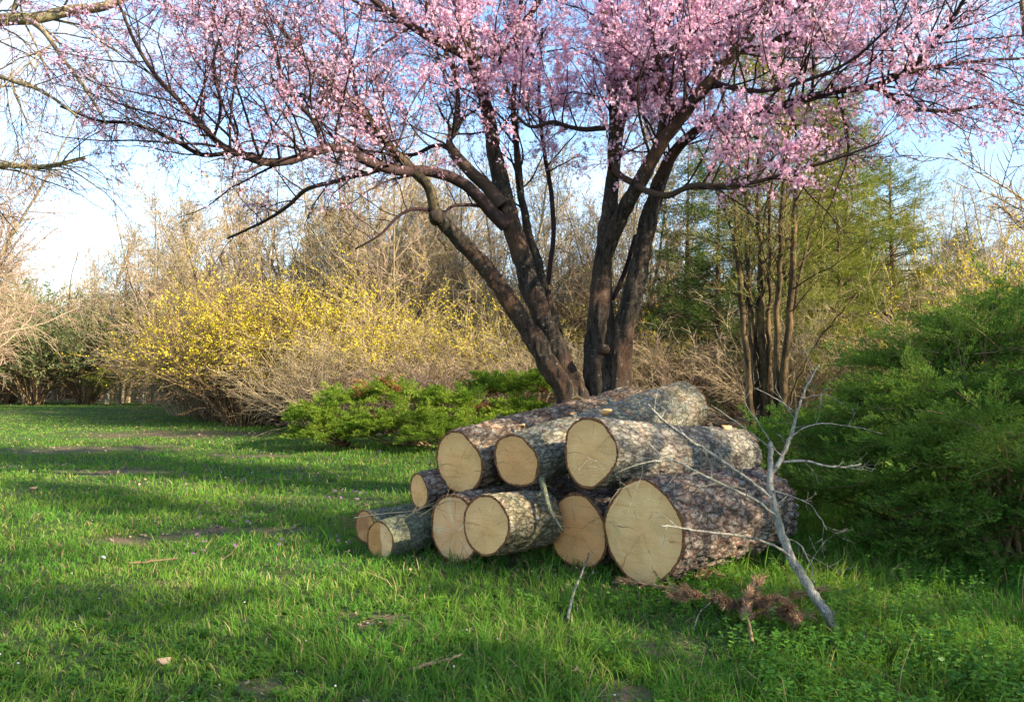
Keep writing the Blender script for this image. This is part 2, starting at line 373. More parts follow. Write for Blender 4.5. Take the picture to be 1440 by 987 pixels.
# ------------------------------------------------------------------ logs
RIM = [.2]
def woodmat(name, base, dark, rings=.5, split=None, star=False, seed=0):
    m, t, o = newmat(name)
    v = coords(t)
    mp_ = t.nodes.new('ShaderNodeMapping'); mp_.inputs['Location'].default_value = (.012*math.cos(seed*2.1), .016+.01*math.sin(seed), 0)
    t.links.new(v, mp_.inputs['Vector']); v0 = mp_.outputs[0]
    off = t.nodes.new('ShaderNodeTexNoise'); off.inputs['Scale'].default_value = 5; off.inputs['Detail'].default_value = 3
    t.links.new(v, off.inputs['Vector'])
    add = t.nodes.new('ShaderNodeVectorMath'); add.operation = 'MULTIPLY_ADD'; add.inputs[1].default_value = (.045, .045, 0)
    t.links.new(off.outputs['Color'], add.inputs[0]); t.links.new(v0, add.inputs[2])
    sub = t.nodes.new('ShaderNodeVectorMath'); sub.operation = 'SUBTRACT'; sub.inputs[1].default_value = (.022, .022, 0)
    t.links.new(add.outputs[0], sub.inputs[0])
    sep = t.nodes.new('ShaderNodeSeparateXYZ'); t.links.new(sub.outputs[0], sep.inputs[0])
    def mth(op, a, b=None):
        n = t.nodes.new('ShaderNodeMath'); n.operation = op
        for k, x in enumerate((a, b)):
            if x is None: continue
            if isinstance(x, (int, float)): n.inputs[k].default_value = x
            else: t.links.new(x, n.inputs[k])
        return n.outputs[0]
    r = mth('SQRT', mth('ADD', mth('POWER', sep.outputs['X'], 2), mth('POWER', sep.outputs['Y'], 2)))
    # ring spacing varies a little with the radius
    s1 = mth('SINE', mth('MULTIPLY', mth('POWER', r, .85), 500)); 
    ringf = mth('POWER', mth('MULTIPLY', mth('ADD', s1, 1), .5), 2.0)
    n_big = noise(t, v, 5+seed % 3, 4, .6, .8); n_fine = noise(t, v, 90, 3, .7)
    rb = ramp(t, [(.36, 0), (.68, 1)]); t.links.new(n_big, rb.inputs['Fac'])
    base = (min(.93, base[0]*1.15), base[1]*1.04, base[2]*1.0); light = tuple(min(.94, c*1.15) for c in base)
    col = mixc(t, rb.outputs['Color'], base, light)
    rg = noise(t, v, 3.1+seed*.3, 2); rgr = ramp(t, [(.3, .3), (.6, 1)]); t.links.new(rg, rgr.inputs['Fac'])
    col = mixc(t, mth('MULTIPLY', mth('MULTIPLY', ringf, rings), rgr.outputs['Color']), col, dark)
    # grey weather stain
    st = noise(t, coords(t, (1, 1, 1)), 7.5, 4, .6, .5); sr = ramp(t, [(.54, 0), (.76, .5)]); t.links.new(st, sr.inputs['Fac'])
    col = mixc(t, sr.outputs['Color'], col, (.40, .24, .11))
    # drying checks running out from the pith
    at2 = mth('ARCTAN2', sep.outputs['Y'], sep.outputs['X'])
    an = noise(t, v, 9, 2)
    ck = mth('SINE', mth('ADD', mth('MULTIPLY', at2, 5.0+seed % 4), mth('MULTIPLY', an, 2.2)))
    ckr = ramp(t, [(.990, 0), (.999, 1)]); t.links.new(ck, ckr.inputs['Fac'])
    cm = noise(t, v, 11, 2); cmr = ramp(t, [(.44, 0), (.52, 1)]); t.links.new(cm, cmr.inputs['Fac'])
    col = mixc(t, mth('MULTIPLY', mth('MULTIPLY', ckr.outputs['Color'], cmr.outputs['Color']), .75), col, (.10, .06, .03))
    if star:
        s5 = mth('SINE', mth('ADD', mth('MULTIPLY', at2, 5), mth('MULTIPLY', an, 2.5))); r5 = ramp(t, [(.7, 0), (1, .6)]); t.links.new(s5, r5.inputs['Fac'])
        col = mixc(t, r5.outputs['Color'], col, (.90, .70, .42))
    if split:
        sx = mth('ADD', sep.outputs['X'], mth('MULTIPLY', mth('SUBTRACT', an, .5), .03))
        rs = ramp(t, [(.492, 0), (.508, 1)]); t.links.new(mth('ADD', sx, .5), rs.inputs['Fac'])
        col = mixc(t, rs.outputs['Color'], col, split)
    ob = ramp(t, [(.44, 0), (.66, .65)]); t.links.new(noise(t, v, 3.4+.3*seed, 4, .6, .6), ob.inputs['Fac'])
    col = mixc(t, ob.outputs['Color'], col, (.70, .38, .15))
    rimr = ramp(t, [(.62, 0), (1, .55)]); t.links.new(mth('MULTIPLY', r, 1.0/RIM[0]), rimr.inputs['Fac'])
    col = mixc(t, rimr.outputs['Color'], col, (.62, .33, .13))
    # smears of the chain and a warmer heart
    smv = t.nodes.new('ShaderNodeMapping'); smv.inputs['Rotation'].default_value = (0, 0, .9+seed); smv.inputs['Scale'].default_value = (1.5, 14, 1); t.links.new(v, smv.inputs['Vector'])
    sm = ramp(t, [(.32, (.86, .74, .60)), (.5, (1, 1, 1)), (.68, (1.0, .92, .78))]); t.links.new(noise(t, smv.outputs[0], 2.2, 5, .65, .8), sm.inputs['Fac'])
    col = mixc(t, .85, col, sm.outputs['Color'], 'MULTIPLY')
    ht = ramp(t, [(.25, (1, .86, .70)), (.75, (1, 1, 1))]); t.links.new(mth('MULTIPLY', mth('ADD', r, mth('MULTIPLY', an, .08)), 4.0), ht.inputs['Fac'])
    col = mixc(t, .5, col, ht.outputs['Color'], 'MULTIPLY')
    sawv = coords(t, (6, 90, 1)); saw = noise(t, sawv, 3, 3, .6, .4)
    hh = mth('ADD', mth('MULTIPLY', saw, .6), mth('ADD', mth('MULTIPLY', n_fine, .6), mth('MULTIPLY', ringf, .5)))
    fr = ramp(t, [(.3, (.72, .68, .62)), (.6, (1, 1, 1))]); t.links.new(n_fine, fr.inputs['Fac'])
    col = mixc(t, .45, col, fr.outputs['Color'], 'MULTIPLY')
    b = t.nodes.new('ShaderNodeBump'); b.inputs['Strength'].default_value = .5; b.inputs['Distance'].default_value = .005
    t.links.new(hh, b.inputs['Height'])
    p = t.nodes.new('ShaderNodeBsdfPrincipled'); p.inputs['Specular IOR Level'].default_value = .12; p.inputs['Roughness'].default_value = .8
    t.links.new(col, p.inputs['Base Color']); t.links.new(b.outputs[0], p.inputs['Normal'])
    t.links.new(p.outputs[0], o.inputs['Surface']); return m

def logbark(name, dark, mid, light, lichen=0.0, scale=34, green=0.0, ridge=1.0, red=.25):
    m, t, o = newmat(name)
    v = coords(t, (1, 1, .5))
    n1 = noise(t, v, scale*1.1, 6, .72, 1.2); n2 = noise(t, coords(t), 7, 4, .6); n3 = noise(t, v, scale*2.6, 5, .75, .5)
    wn = t.nodes.new('ShaderNodeTexNoise'); wn.inputs['Scale'].default_value = scale*.9; wn.inputs['Detail'].default_value = 5
    wn.inputs['Roughness'].default_value = .7; t.links.new(v, wn.inputs['Vector'])
    ad = t.nodes.new('ShaderNodeVectorMath'); ad.operation = 'MULTIPLY_ADD'; ad.inputs[1].default_value = (.075, .075, .075)
    t.links.new(wn.outputs['Color'], ad.inputs[0]); t.links.new(v, ad.inputs[2])
    vo = t.nodes.new('ShaderNodeTexVoronoi'); vo.feature = 'DISTANCE_TO_EDGE'; vo.inputs['Scale'].default_value = scale*.75
    t.links.new(ad.outputs[0], vo.inputs['Vector'])
    e = ramp(t, [(0, 0), (.07, .55), (.22, 1)]); t.links.new(vo.outputs['Distance'], e.inputs['Fac'])
    r = ramp(t, [(.38, tuple(c*.6 for c in dark)), (.48, mid), (.60, light), (.75, tuple(min(1, c*1.2) for c in light))]); t.links.new(n3, r.inputs['Fac'])
    r2 = ramp(t, [(.42, tuple(c*.4 for c in dark)), (.5, mid), (.60, light)]); t.links.new(n1, r2.inputs['Fac'])
    col = mixc(t, .38, r.outputs['Color'], r2.outputs['Color'])
    rr = ramp(t, [(.50, 0), (.66, red*2)]); t.links.new(noise(t, coords(t), 6.2, 4, .65), rr.inputs['Fac'])
    col = mixc(t, rr.outputs['Color'], col, (.27, .12, .075))
    if lichen:
        ln = ramp(t, [(.50-.10*lichen, 0), (.56-.06*lichen, 1)]); t.links.new(noise(t, coords(t), 38, 6, .8, .6), ln.inputs['Fac'])
        lm = ramp(t, [(.34, 0), (.56, .85)]); t.links.new(n2, lm.inputs['Fac'])
        mul = t.nodes.new('ShaderNodeMath'); mul.operation = 'MULTIPLY'; t.links.new(ln.outputs['Color'], mul.inputs[0]); t.links.new(lm.outputs['Color'], mul.inputs[1])
        col = mixc(t, mul.outputs[0], col, (.34, .34, .275))
    if green:
        gn = ramp(t, [(.4, 0), (.62, green)]); t.links.new(noise(t, coords(t), 9, 4), gn.inputs['Fac'])
        col = mixc(t, gn.outputs['Color'], col, (.17, .19, .09))
    em = mixc(t, .2, e.outputs['Color'], 1.0)
    col = mixc(t, em, tuple(c*.4 for c in dark), col)
    h = mixc(t, .5, mixc(t, .35, e.outputs['Color'], n1), n3)
    b = t.nodes.new('ShaderNodeBump'); b.inputs['Strength'].default_value = .95; b.inputs['Distance'].default_value = .012*ridge
    t.links.new(h, b.inputs['Height'])
    p = t.nodes.new('ShaderNodeBsdfPrincipled'); p.inputs['Specular IOR Level'].default_value = .12; p.inputs['Roughness'].default_value = .88
    t.links.new(col, p.inputs['Base Color']); t.links.new(b.outputs[0], p.inputs['Normal'])
    t.links.new(p.outputs[0], o.inputs['Surface']); return m
M['inner_bark'] = barkmat('inner_bark', (.07, .03, .016), (.40, .17, .07), (.26, .11, .05), 55, 1, .8)

def make_log(label, px, py, Y, rpx, far, rfar, bark, wood, squash=1.0, skew=0.0, rough=1.0, seed=0, stubs=()):
    """near end centre by photo position, far = (x, y, z)"""
    A = W(px, py, Y); B = np.array(far, float); ax = B-A; L = np.linalg.norm(ax); ax /= L
    r0 = RP(rpx, Y)
    zl = Vector(ax); xl = Vector((0, 0, 1)).cross(zl).normalized(); yl = zl.cross(xl)
    mat = Matrix((xl, yl, zl)).transposed().to_4x4(); mat.translation = Vector(A)
    root = bpy.data.objects.new('log', None); C.objects.link(root); root.matrix_world = mat; root.empty_display_size = .2
    setp(root, label, 'log', 'cut logs in the pile')
    nt_ = 220; nl = max(30, int(L/.009))
    th = np.arange(nt_)/nt_*2*math.pi
    def R(thv, zv, fine=True):
        c, s_ = np.cos(thv), np.sin(thv)
        base = r0+(rfar-r0)*zv/L
        lump = (vnoise(c*1.3+seed*7, s_*1.3, zv*1.2, seed=seed)-.5)*.13+(vnoise(c*2.6+seed*5, s_*2.6, zv*3, seed=seed+1)-.5)*.05
        r = base*(1+lump)
        if fine:
            k = 1/.028
            f = vnoise(c*base*k, s_*base*k, zv*k*.55, seed=seed+2)
            f2 = vnoise(c*base*k*2.4, s_*base*k*2.4, zv*k*1.4, seed=seed+3)
            plate = np.clip((f-.38)*4.5, 0, 1)
            r = r+((plate-.6)*.009*rough+(f2-.5)*.008*rough)*(.45+.55*np.clip(zv/.03, 0, 1))
        return r
    zz = np.linspace(0, L, nl); TH, ZZ = np.meshgrid(th, zz)
    RR = R(TH, ZZ)
    Xl = RR*np.cos(TH)*squash; Yl = RR*np.sin(TH)
    bx_ = (vnoise(ZZ*1.1+seed, ZZ*0+seed, seed=seed+20)-.5)*.05*np.clip(ZZ/.4, 0, 1); Xl = Xl+bx_; Yl = Yl+bx_*.6*np.sin(seed)
    Zl = ZZ+skew*Xl*np.clip(1-ZZ/(L*.6), 0, 1)
    V = [np.stack([Xl, Yl, Zl], -1).reshape(-1, 3)]
    i = np.arange(nl-1)[:, None]; j = np.arange(nt_)[None, :]; j2 = (j+1) % nt_
    q = [np.stack([i*nt_+j, i*nt_+j2, (i+1)*nt_+j2, (i+1)*nt_+j], -1).reshape(-1, 4)]
    mi = [np.zeros(len(q[0]))]
    tb = (.010+.008*vnoise(np.cos(th)*3+seed, np.sin(th)*3, seed=9)+.006*vnoise(np.cos(th)*14+seed, np.sin(th)*14, seed=10))*(.6+r0*2)   # bark thickness at the cut
    off = nl*nt_
    Rin = RR[0]-tb*.55; Rin2 = np.minimum(R(th, 0*th, False)-tb, Rin-.003)
    for rr_, dz in ((Rin, .001), (Rin2, .003)):
        x = rr_*np.cos(th)*squash; V.append(np.stack([x, rr_*np.sin(th), dz+skew*x], -1))
    jj = np.arange(nt_); jn = (jj+1) % nt_
    q.append(np.stack([off+jj, off+jn, jn, jj], -1)); mi.append(np.ones(nt_))
    q.append(np.stack([off+nt_+jj, off+nt_+jn, off+jn, off+jj], -1)); mi.append(np.ones(nt_))
    me = make_mesh('bark', np.concatenate(V), [np.concatenate(q)], [bark, M['inner_bark']], np.concatenate(mi))
    link('bark', me, root)
    def disc(rv, z0, sk, flip, name):
        rings = [1, .8, .55, .3, .12]
        Vd = []
        for k in rings:
            x = rv*k*np.cos(th)*squash; Vd.append(np.stack([x, rv*k*np.sin(th), z0+sk*x+0*th], -1))
        Vd = np.concatenate(Vd+[np.array([[0, 0, z0]])]); F = []
        for k in range(len(rings)-1):
            F.append(np.stack([k*nt_+jj, (k+1)*nt_+jj, (k+1)*nt_+jn, k*nt_+jn], -1))
        k = len(rings)-1
        t_ = np.stack([k*nt_+jj, np.full(nt_, len(rings)*nt_), k*nt_+jn], -1)
        q_ = np.concatenate(F)
        if not flip: q_ = q_[:, ::-1]; t_ = t_[:, ::-1]
        link('cut_face', make_mesh('cut_face', Vd, [q_, t_], [wood], smooth=False), root)
    disc(Rin2+.0005, .0005, skew, True, 'near'); disc(RR[-1], L-.001, 0, False, 'far')
    for (zs, deg, rs, ls) in stubs:
        a = math.radians(deg); rb = R(np.array([a]), np.array([zs]))[0]
        d = np.array([math.cos(a), math.sin(a), -.35]); d /= np.linalg.norm(d)
        p0 = np.array([math.cos(a)*rb, math.sin(a)*rb, zs])-d*.02
        b = Buf(); b.tube([p0, p0+d*(ls*.5+.02), p0+d*(ls+.02)], [rs*1.35, rs, rs*.95], 12)
        st = b.build('branch_stub', bark, root)
        u = np.cross(d, [0, 0, 1.]); u /= np.linalg.norm(u); v_ = np.cross(d, u); c0 = p0+d*(ls+.0215)
        aa = np.arange(14)/14*2*math.pi
        Vc = c0+rs*.8*(np.cos(aa)[:, None]*u+np.sin(aa)[:, None]*v_)
        b = Buf(); b.add(Vc, np.arange(14)[None, :]); b.build('cut_end', wood, st, smooth=False)
    return root

WD = (.80, .50, .23)
bk_plum = logbark('bark_reddish', (.055, .032, .024), (.175, .115, .088), (.29, .21, .17), .12, 25, 0, 1.6, .35)
bk_brown = logbark('bark_brown', (.055, .032, .018), (.19, .118, .07), (.33, .225, .14), .10, 24, 0, 1.5, .3)
bk_lich = logbark('bark_lichen', (.065, .05, .03), (.21, .16, .105), (.34, .28, .20), .7, 34, .3, 1.0, .35)
bk_pale = logbark('bark_pale', (.075, .055, .04), (.23, .18, .135), (.37, .31, .245), .45, 30, .1, 1.1, .3)
bk_green = logbark('bark_green', (0.057, 0.057, 0.033), (0.139, 0.143, 0.090), (0.246, 0.246, 0.164), .35, 55, .8, .5, .05)
bk_gold = logbark('bark_gold', (.06, .042, .022), (.20, .145, .08), (.32, .25, .14), .25, 32, .3, 1.0, .15)
make_log('longest brown log at upper left of the pile with plain oval cut face', 645, 651, 5.82, 45.5, (1.10, 7.35, .95), .235, bk_brown,
         RIM.__setitem__(0, 0.24) or woodmat('wood_plain', WD, (.44, .27, .10), .4, seed=1), seed=11, rough=1.3, skew=-.07, stubs=((.55, 70, .018, .035),))
make_log('lichen covered log in the middle of the top row with ringed round cut face', 725, 648, 5.5, 38.5, (1.50, 6.95, 1.0), .225, bk_lich,
         RIM.__setitem__(0, 0.19) or woodmat('wood_rings', (.76, .46, .21), (.34, .16, .06), .95, seed=2), seed=12, skew=-.12, stubs=((.62, 95, .026, .03), (1.2, 65, .02, .05)))
make_log('pale grey barked log at upper right of the pile with finely ringed cut face', 829, 636, 5.13, 48.5, (1.79, 6.43, .635), .225, bk_pale,
         RIM.__setitem__(0, 0.22) or woodmat('wood_fine_rings', (.84, .53, .25), (.42, .21, .08), .85, seed=3), seed=13, stubs=((1.05, 60, .025, .03), (1.5, 80, .02, .03)))
make_log('thickest log at the lower right of the pile with large pale cut face', 903, 746, 4.9, 72.5, (1.82, 5.92, .30), .285, bk_plum,
         RIM.__setitem__(0, 0.32) or woodmat('wood_large', (.86, .55, .26), (.52, .28, .11), .5, seed=5), seed=14, rough=1.9, skew=.05, stubs=((.7, 50, .016, .02), (1.1, 20, .02, .015)))
make_log('orange faced log in the bottom row half hidden behind the thickest log', 812, 745, 5.35, 53, (1.25, 6.2, .26), .24, bk_plum,
         RIM.__setitem__(0, 0.25) or woodmat('wood_orange', (.78, .43, .19), (.42, .19, .07), .45, seed=4), seed=15)
make_log('short round log with grey bark in the bottom row below the ringed log', 684, 738, 5.08, 41.5, (.17, 5.5, .30), .195, bk_gold,
         RIM.__setitem__(0, 0.19) or woodmat('wood_round', (.82, .53, .25), (.42, .22, .09), .9, seed=6), seed=16)
make_log('bottom row log with star shaped pale marks on its cut face', 640, 743, 5.52, 48, (.35, 6.5, .25), .23, bk_brown,
         RIM.__setitem__(0, 0.23) or woodmat('wood_star', (.80, .49, .26), (.44, .22, .10), .45, star=True, seed=7), seed=17, squash=.95)
make_log('small log with a narrow oval cut face tucked beside the left of the pile', 589, 691, 5.95, 25.5, (-.2, 6.3, .46), .13, bk_plum,
         RIM.__setitem__(0, 0.13) or woodmat('wood_small', (.78, .48, .22), (.44, .25, .10), .5, seed=8), seed=18)
make_log('green barked log on the grass whose cut face is split into two tones', 534, 760, 5.62, 28, (-.53, 6.12, .15), .15, bk_green,
         RIM.__setitem__(0, 0.14) or woodmat('wood_split', (.70, .52, .30), (.5, .34, .16), .15, split=(.48, .24, .09), seed=9), seed=19, rough=.4)
make_log('leftmost small log lying behind the green barked log with brown cut face', 513, 741, 6.0, 23, (-.60, 6.5, .14), .13, bk_green,
         RIM.__setitem__(0, 0.12) or woodmat('wood_brown', (.34, .19, .09), (.2, .1, .05), .3, seed=10), seed=20, rough=.6)

# ------------------------------------------------------------------ growing branches
def nrm(v): return v/(np.linalg.norm(v)+1e-9)
def rot_off(d, ang, rnd):
    """direction making ang with d, at a random turn"""
    u = np.cross(d, [rnd.gauss(0, 1), rnd.gauss(0, 1), rnd.gauss(0, 1)]); u = nrm(u)
    return nrm(d*math.cos(ang)+u*math.sin(ang))
def limb(p, d, L, k, wob, up, rnd):
    """wandering polyline of k points"""
    pts = [np.array(p, float)]; d = nrm(np.array(d, float)); st = L/(k-1)
    for _ in range(k-1):
        d = d+np.array([rnd.gauss(0, wob), rnd.gauss(0, wob), rnd.gauss(0, wob)+up]); d = nrm(d)
        pts.append(pts[-1]+d*st)
    return np.array(pts)
def spline(P, R, k):
    """resample a traced polyline smoothly (Catmull-Rom)"""
    P = np.asarray(P, float); R = np.asarray(R, float); n = len(P)
    Pe = np.concatenate([[2*P[0]-P[1]], P, [2*P[-1]-P[-2]]])
    u = np.linspace(0, n-1-1e-6, k); i = u.astype(int); f = (u-i)[:, None]
    a, b, c, d = Pe[i], Pe[i+1], Pe[i+2], Pe[i+3]
    Q = .5*((2*b)+(-a+c)*f+(2*a-5*b+4*c-d)*f**2+(-a+3*b-3*c+d)*f**3)
    return Q, np.interp(u, np.arange(n), R)
def grow(buf_by_level, tips, p, d, L, r, lvl, spec, rnd):
    s = spec[lvl]
    pts = limb(p, d, L, s['k'], s['wob'], s.get('up', 0), rnd)
    rr = np.linspace(r, r*s.get('taper', .35), s['k'])
    buf_by_level[min(lvl, len(buf_by_level)-1)].tube(pts, rr, s.get('sides', 3))
    if lvl+1 >= len(spec):
        tips.append(pts); return
    n = s['n'] if isinstance(s['n'], int) else rnd.randint(*s['n'])
    for c in range(n):
        f = s.get('start', .25)+(1-s.get('start', .25))*((c+rnd.random())/n)
        x = f*(s['k']-1); i = min(int(x), s['k']-2); q = pts[i]+(pts[i+1]-pts[i])*(x-i)
        dd = rot_off(nrm(pts[i+1]-pts[i]), math.radians(rnd.gauss(s['ang'], s['ang']*.25)), rnd)
        grow(buf_by_level, tips, q, dd, L*s['lr']*rnd.uniform(.65, 1.25)*(1-.35*f), max(r*(1-.6*f)*s.get('rr', .5), .0022 if spec[0].get('minr') is None else spec[0]['minr']), lvl+1, spec, rnd)

# ------------------------------------------------------------------ flowering plum
def plum_tree():
    rnd = random.Random(5); g = np.random.default_rng(5)
    Y0 = 8.3
    root = thing('plum_tree', (W(830, 700, Y0)[0], Y0, 0), 'tall pink blossoming plum tree with forked dark trunks rising behind the log pile', 'tree')
    org = np.array([W(830, 700, Y0)[0], Y0, 0.])
    def tr(L):  # list of px, py, dY, rpx
        P = [W(a, b, Y0+c) for a, b, c, r in L]; R = [RP(r, Y0+c) for a, b, c, r in L]
        return P, R
    big = {
     'A': [(806, 712, 0, 40), (803, 620, 0, 27), (798, 555, 0, 21), (770, 510, -.05, 18), (735, 452, -.1, 16), (700, 400, -.2, 15), (665, 357, -.3, 14), (635, 325, -.4, 13), (612, 298, -.5, 12)],
     'A2': [(612, 298, -.5, 10), (603, 265, -.5, 8.5), (580, 240, -.5, 8), (556, 215, -.6, 7), (535, 190, -.7, 6), (505, 150, -.8, 5), (470, 120, -.9, 4), (430, 85, -1, 3), (390, 30, -1.1, 2.2)],
     'B': [(824, 712, .05, 42), (818, 620, .05, 32), (808, 560, .05, 25), (785, 500, .05, 20), (762, 445, .05, 18), (742, 390, .1, 17), (724, 330, .15, 17), (708, 270, .2, 15.5), (694, 205, .2, 12.5), (683, 150, .3, 11), (668, 90, .3, 10), (652, 35, .3, 8), (632, -30, .3, 7), (610, -110, .4, 5)],
     'B2': [(806, 590, .35, 11), (797, 520, .35, 9), (782, 460, .3, 8), (764, 395, .3, 7.5), (745, 330, .3, 7), (732, 270, .3, 6.5), (728, 225, .3, 6), (722, 150, .3, 5), (728, 70, .4, 4.5), (735, -30, .5, 3.5)],
     'B3': [(770, 400, .5, 4), (778, 340, .5, 4), (776, 280, .55, 4), (766, 220, .6, 3.5), (758, 140, .6, 3), (762, 40, .6, 2.5)],
     'C': [(712, 318, .1, 12), (690, 296, 0, 11), (668, 272, -.1, 10), (640, 252, -.2, 9.5), (600, 241, -.4, 9), (560, 240, -.6, 8.5), (520, 229, -.8, 8), (482, 210, -1, 7.5), (447, 212, -1.2, 7.5), (410, 225, -1.4, 7), (375, 228, -1.5, 7), (345, 220, -1.6, 6.5), (312, 205, -1.7, 5.5), (285, 178, -1.8, 4.8), (255, 145, -1.9, 4.2), (222, 110, -2, 3.6), (190, 60, -2.1, 3), (165, 0, -2.2, 2)],
     'C2': [(330, 214, -1.6, 4), (285, 218, -1.5, 3.8), (240, 195, -1.3, 3.4), (190, 175, -1.1, 3), (140, 170, -.9, 2.4), (85, 150, -.7, 1.8)],
     'C3': [(596, 240, -.4, 5), (555, 238, 0, 4.6), (520, 243, .3, 4.2), (470, 255, .6, 4), (430, 268, .9, 3.6), (405, 290, 1.1, 3.2), (370, 312, 1.3, 2.6), (320, 335, 1.5, 2)],
     'D': [(706, 290, .1, 13), (684, 262, .1, 11), (660, 240, 0, 10), (638, 215, 0, 9), (632, 195, 0, 5), (644, 165, .1, 4.5), (640, 110, .2, 4), (622, 60, .2, 3.4), (600, 0, .2, 3)],
     'D2': [(690, 110, .3, 8), (655, 80, .1, 7.5), (615, 60, -.1, 7), (575, 35, -.3, 6), (530, 5, -.5, 5), (480, -40, -.7, 4)],
     'D3': [(660, 240, 0, 4), (620, 205, .3, 3.5), (580, 218, .6, 3.2), (550, 210, .8, 3), (500, 175, 1.0, 2.6), (440, 140, 1.2, 2.2), (380, 110, 1.4, 1.8)],
     'E': [(612, 298, -.45, 3.5), (585, 294, -.6, 3), (560, 305, -.7, 2.6), (535, 330, -.8, 2.2), (500, 350, -.9, 1.6)],
     'E2': [(700, 310, .1, 3.6), (680, 292, .0, 3.2), (655, 288, -.1, 3), (632, 292, -.2, 2.6), (612, 318, -.2, 1.8)],
     'R': [(858, 712, .2, 52), (855, 620, .2, 40), (848, 560, .2, 32), (845, 500, .2, 27), (845, 450, .2, 22), (846, 390, .2, 17), (852, 330, .2, 15), (860, 270, .25, 12), (866, 200, .3, 11), (862, 140, .3, 10), (856, 80, .35, 8.5), (848, 10, .4, 7.5), (838, -90, .5, 5)],
     'R1': [(848, 370, .15, 12), (868, 315, 0, 13), (886, 280, -.1, 13), (908, 240, -.2, 13), (932, 200, -.3, 12), (958, 165, -.4, 11.5), (1000, 112, -.5, 11), (1050, 55, -.6, 10), (1095, 5, -.7, 9), (1140, -60, -.9, 7)],
     'R2': [(866, 640, .1, 30), (868, 540, .1, 22), (872, 500, .1, 19), (884, 440, .1, 17), (900, 370, .15, 16), (914, 305, .2, 15), (930, 250, .2, 12), (955, 205, .1, 9), (1000, 172, -.1, 7.5), (1065, 160, -.3, 7), (1120, 142, -.5, 6.5), (1180, 128, -.7, 6), (1235, 120, -.9, 5.5), (1285, 92, -1.1, 4.8), (1330, 40, -1.3, 4), (1362, -10, -1.5, 3)],
     'R2b': [(1255, 108, -1, 4), (1300, 97, -1, 3.6), (1360, 88, -1, 3), (1440, 82, -1, 2)],
     'R3': [(862, 238, .2, 6), (895, 262, -.2, 5.6), (935, 275, -.5, 5.4), (975, 262, -.8, 5), (1020, 260, -1, 4.4), (1070, 254, -1.2, 3.8), (1120, 240, -1.4, 3.2), (1180, 222, -1.6, 2.4), (1240, 200, -1.8, 1.6)],
     'R4': [(1232, 122, -.9, 4), (1270, 148, -.8, 3.8), (1325, 157, -.6, 3.4), (1390, 150, -.4, 2.6), (1450, 165, -.2, 1.8)],
     'R5': [(850, 180, .3, 5), (812, 182, .2, 4), (780, 172, .1, 3.6), (745, 178, 0, 3), (715, 150, -.1, 2)],
     'R6': [(866, 240, .25, 7), (872, 180, .3, 7.5), (890, 130, .2, 7), (918, 75, .1, 6.5), (952, 0, 0, 6), (980, -80, 0, 4)],
     'R7': [(925, 205, -.2, 6), (935, 140, -.3, 5), (925, 95, -.4, 4.6), (960, 50, -.5, 4), (980, -20, -.6, 3)],
     'R8': [(895, 330, .5, 3.5), (880, 380, .5, 3.8), (862, 420, .4, 4)],
     'R9': [(1040, 70, -.6, 6), (1090, 60, -.4, 5), (1130, 20, -.2, 4), (1160, -40, 0, 3)],
     'R10': [(1000, 115, -.5, 5), (1060, 128, -.9, 4), (1120, 118, -1.2, 3.4), (1190, 90, -1.5, 2.6), (1250, 40, -1.8, 2)],
     'K1': [(680, 120, .3, 5), (720, 60, .6, 4.5), (760, 0, .9, 4), (800, -80, 1.2, 3)],
     'K2': [(455, 212, -1.2, 4), (440, 170, -1.2, 3.6), (400, 120, -1.3, 3), (385, 60, -1.4, 2.4), (350, -10, -1.5, 2)],
     'K3': [(300, 195, -1.7, 3), (310, 150, -1.9, 2.6), (300, 90, -2.1, 2.2), (320, 20, -2.3, 1.8)],
     'K4': [(560, 238, -.6, 4), (545, 200, -.4, 3.4), (500, 130, 0, 3), (480, 60, .3, 2.4), (440, -10, .5, 2)],
     'K5': [(870, 160, .3, 5), (905, 130, .8, 4), (960, 110, 1.3, 3.4), (1020, 60, 1.7, 2.6), (1080, 0, 2, 2)],
    }
    trunkb, mossb, limbb, twig = Buf(), Buf(), Buf(), Buf()
    traced = {}
    for kname, L in big.items():
        P, R = tr(L); Q, rr = spline(P, R, max(14, len(L)*(12 if R[0] > .06 else 6)))
        n = np.array([[vnoise(q[0]*6, q[1]*6, q[2]*6, seed=s)-.5 for s in (41, 42, 43)] for q in Q])
        Q = Q+n*rr[:, None]*(.22 if rr[0] > .05 else .6); rr = rr*(.80 if kname in ('R', 'R1', 'R2', 'B', 'A') else .84)
        traced[kname] = (Q, rr)
        sides = 40 if rr[0] > .06 else 8
        b = trunkb if kname in ('A', 'B', 'R', 'R1', 'R2', 'B2') else limbb
        if kname == 'A2': b = mossb
        b.tube(list(Q), list(rr), sides)
    # burrs and knots
    trunkb.flush()   # flutes, furrows and swellings of old plum wood
    for q in range(len(trunkb.V)):
        VV = trunkb.V[q]
        dn = np.stack([vnoise(VV[:, 0]*22, VV[:, 1]*22, VV[:, 2]*3.2, seed=s_)-.5 for s_ in (81, 82, 83)], 1)
        dm = np.stack([vnoise(VV[:, 0]*60, VV[:, 1]*60, VV[:, 2]*11, seed=s_)-.5 for s_ in (84, 85, 86)], 1)
        am = np.clip((4.2-VV[:, 2:3])/2.5, .25, 1)
        trunkb.V[q] = VV+(dn*.055+dm*.02)*am*np.array([1, 1, .3])
    trunkb.build('trunk', M['plum_bark'], root, org); 
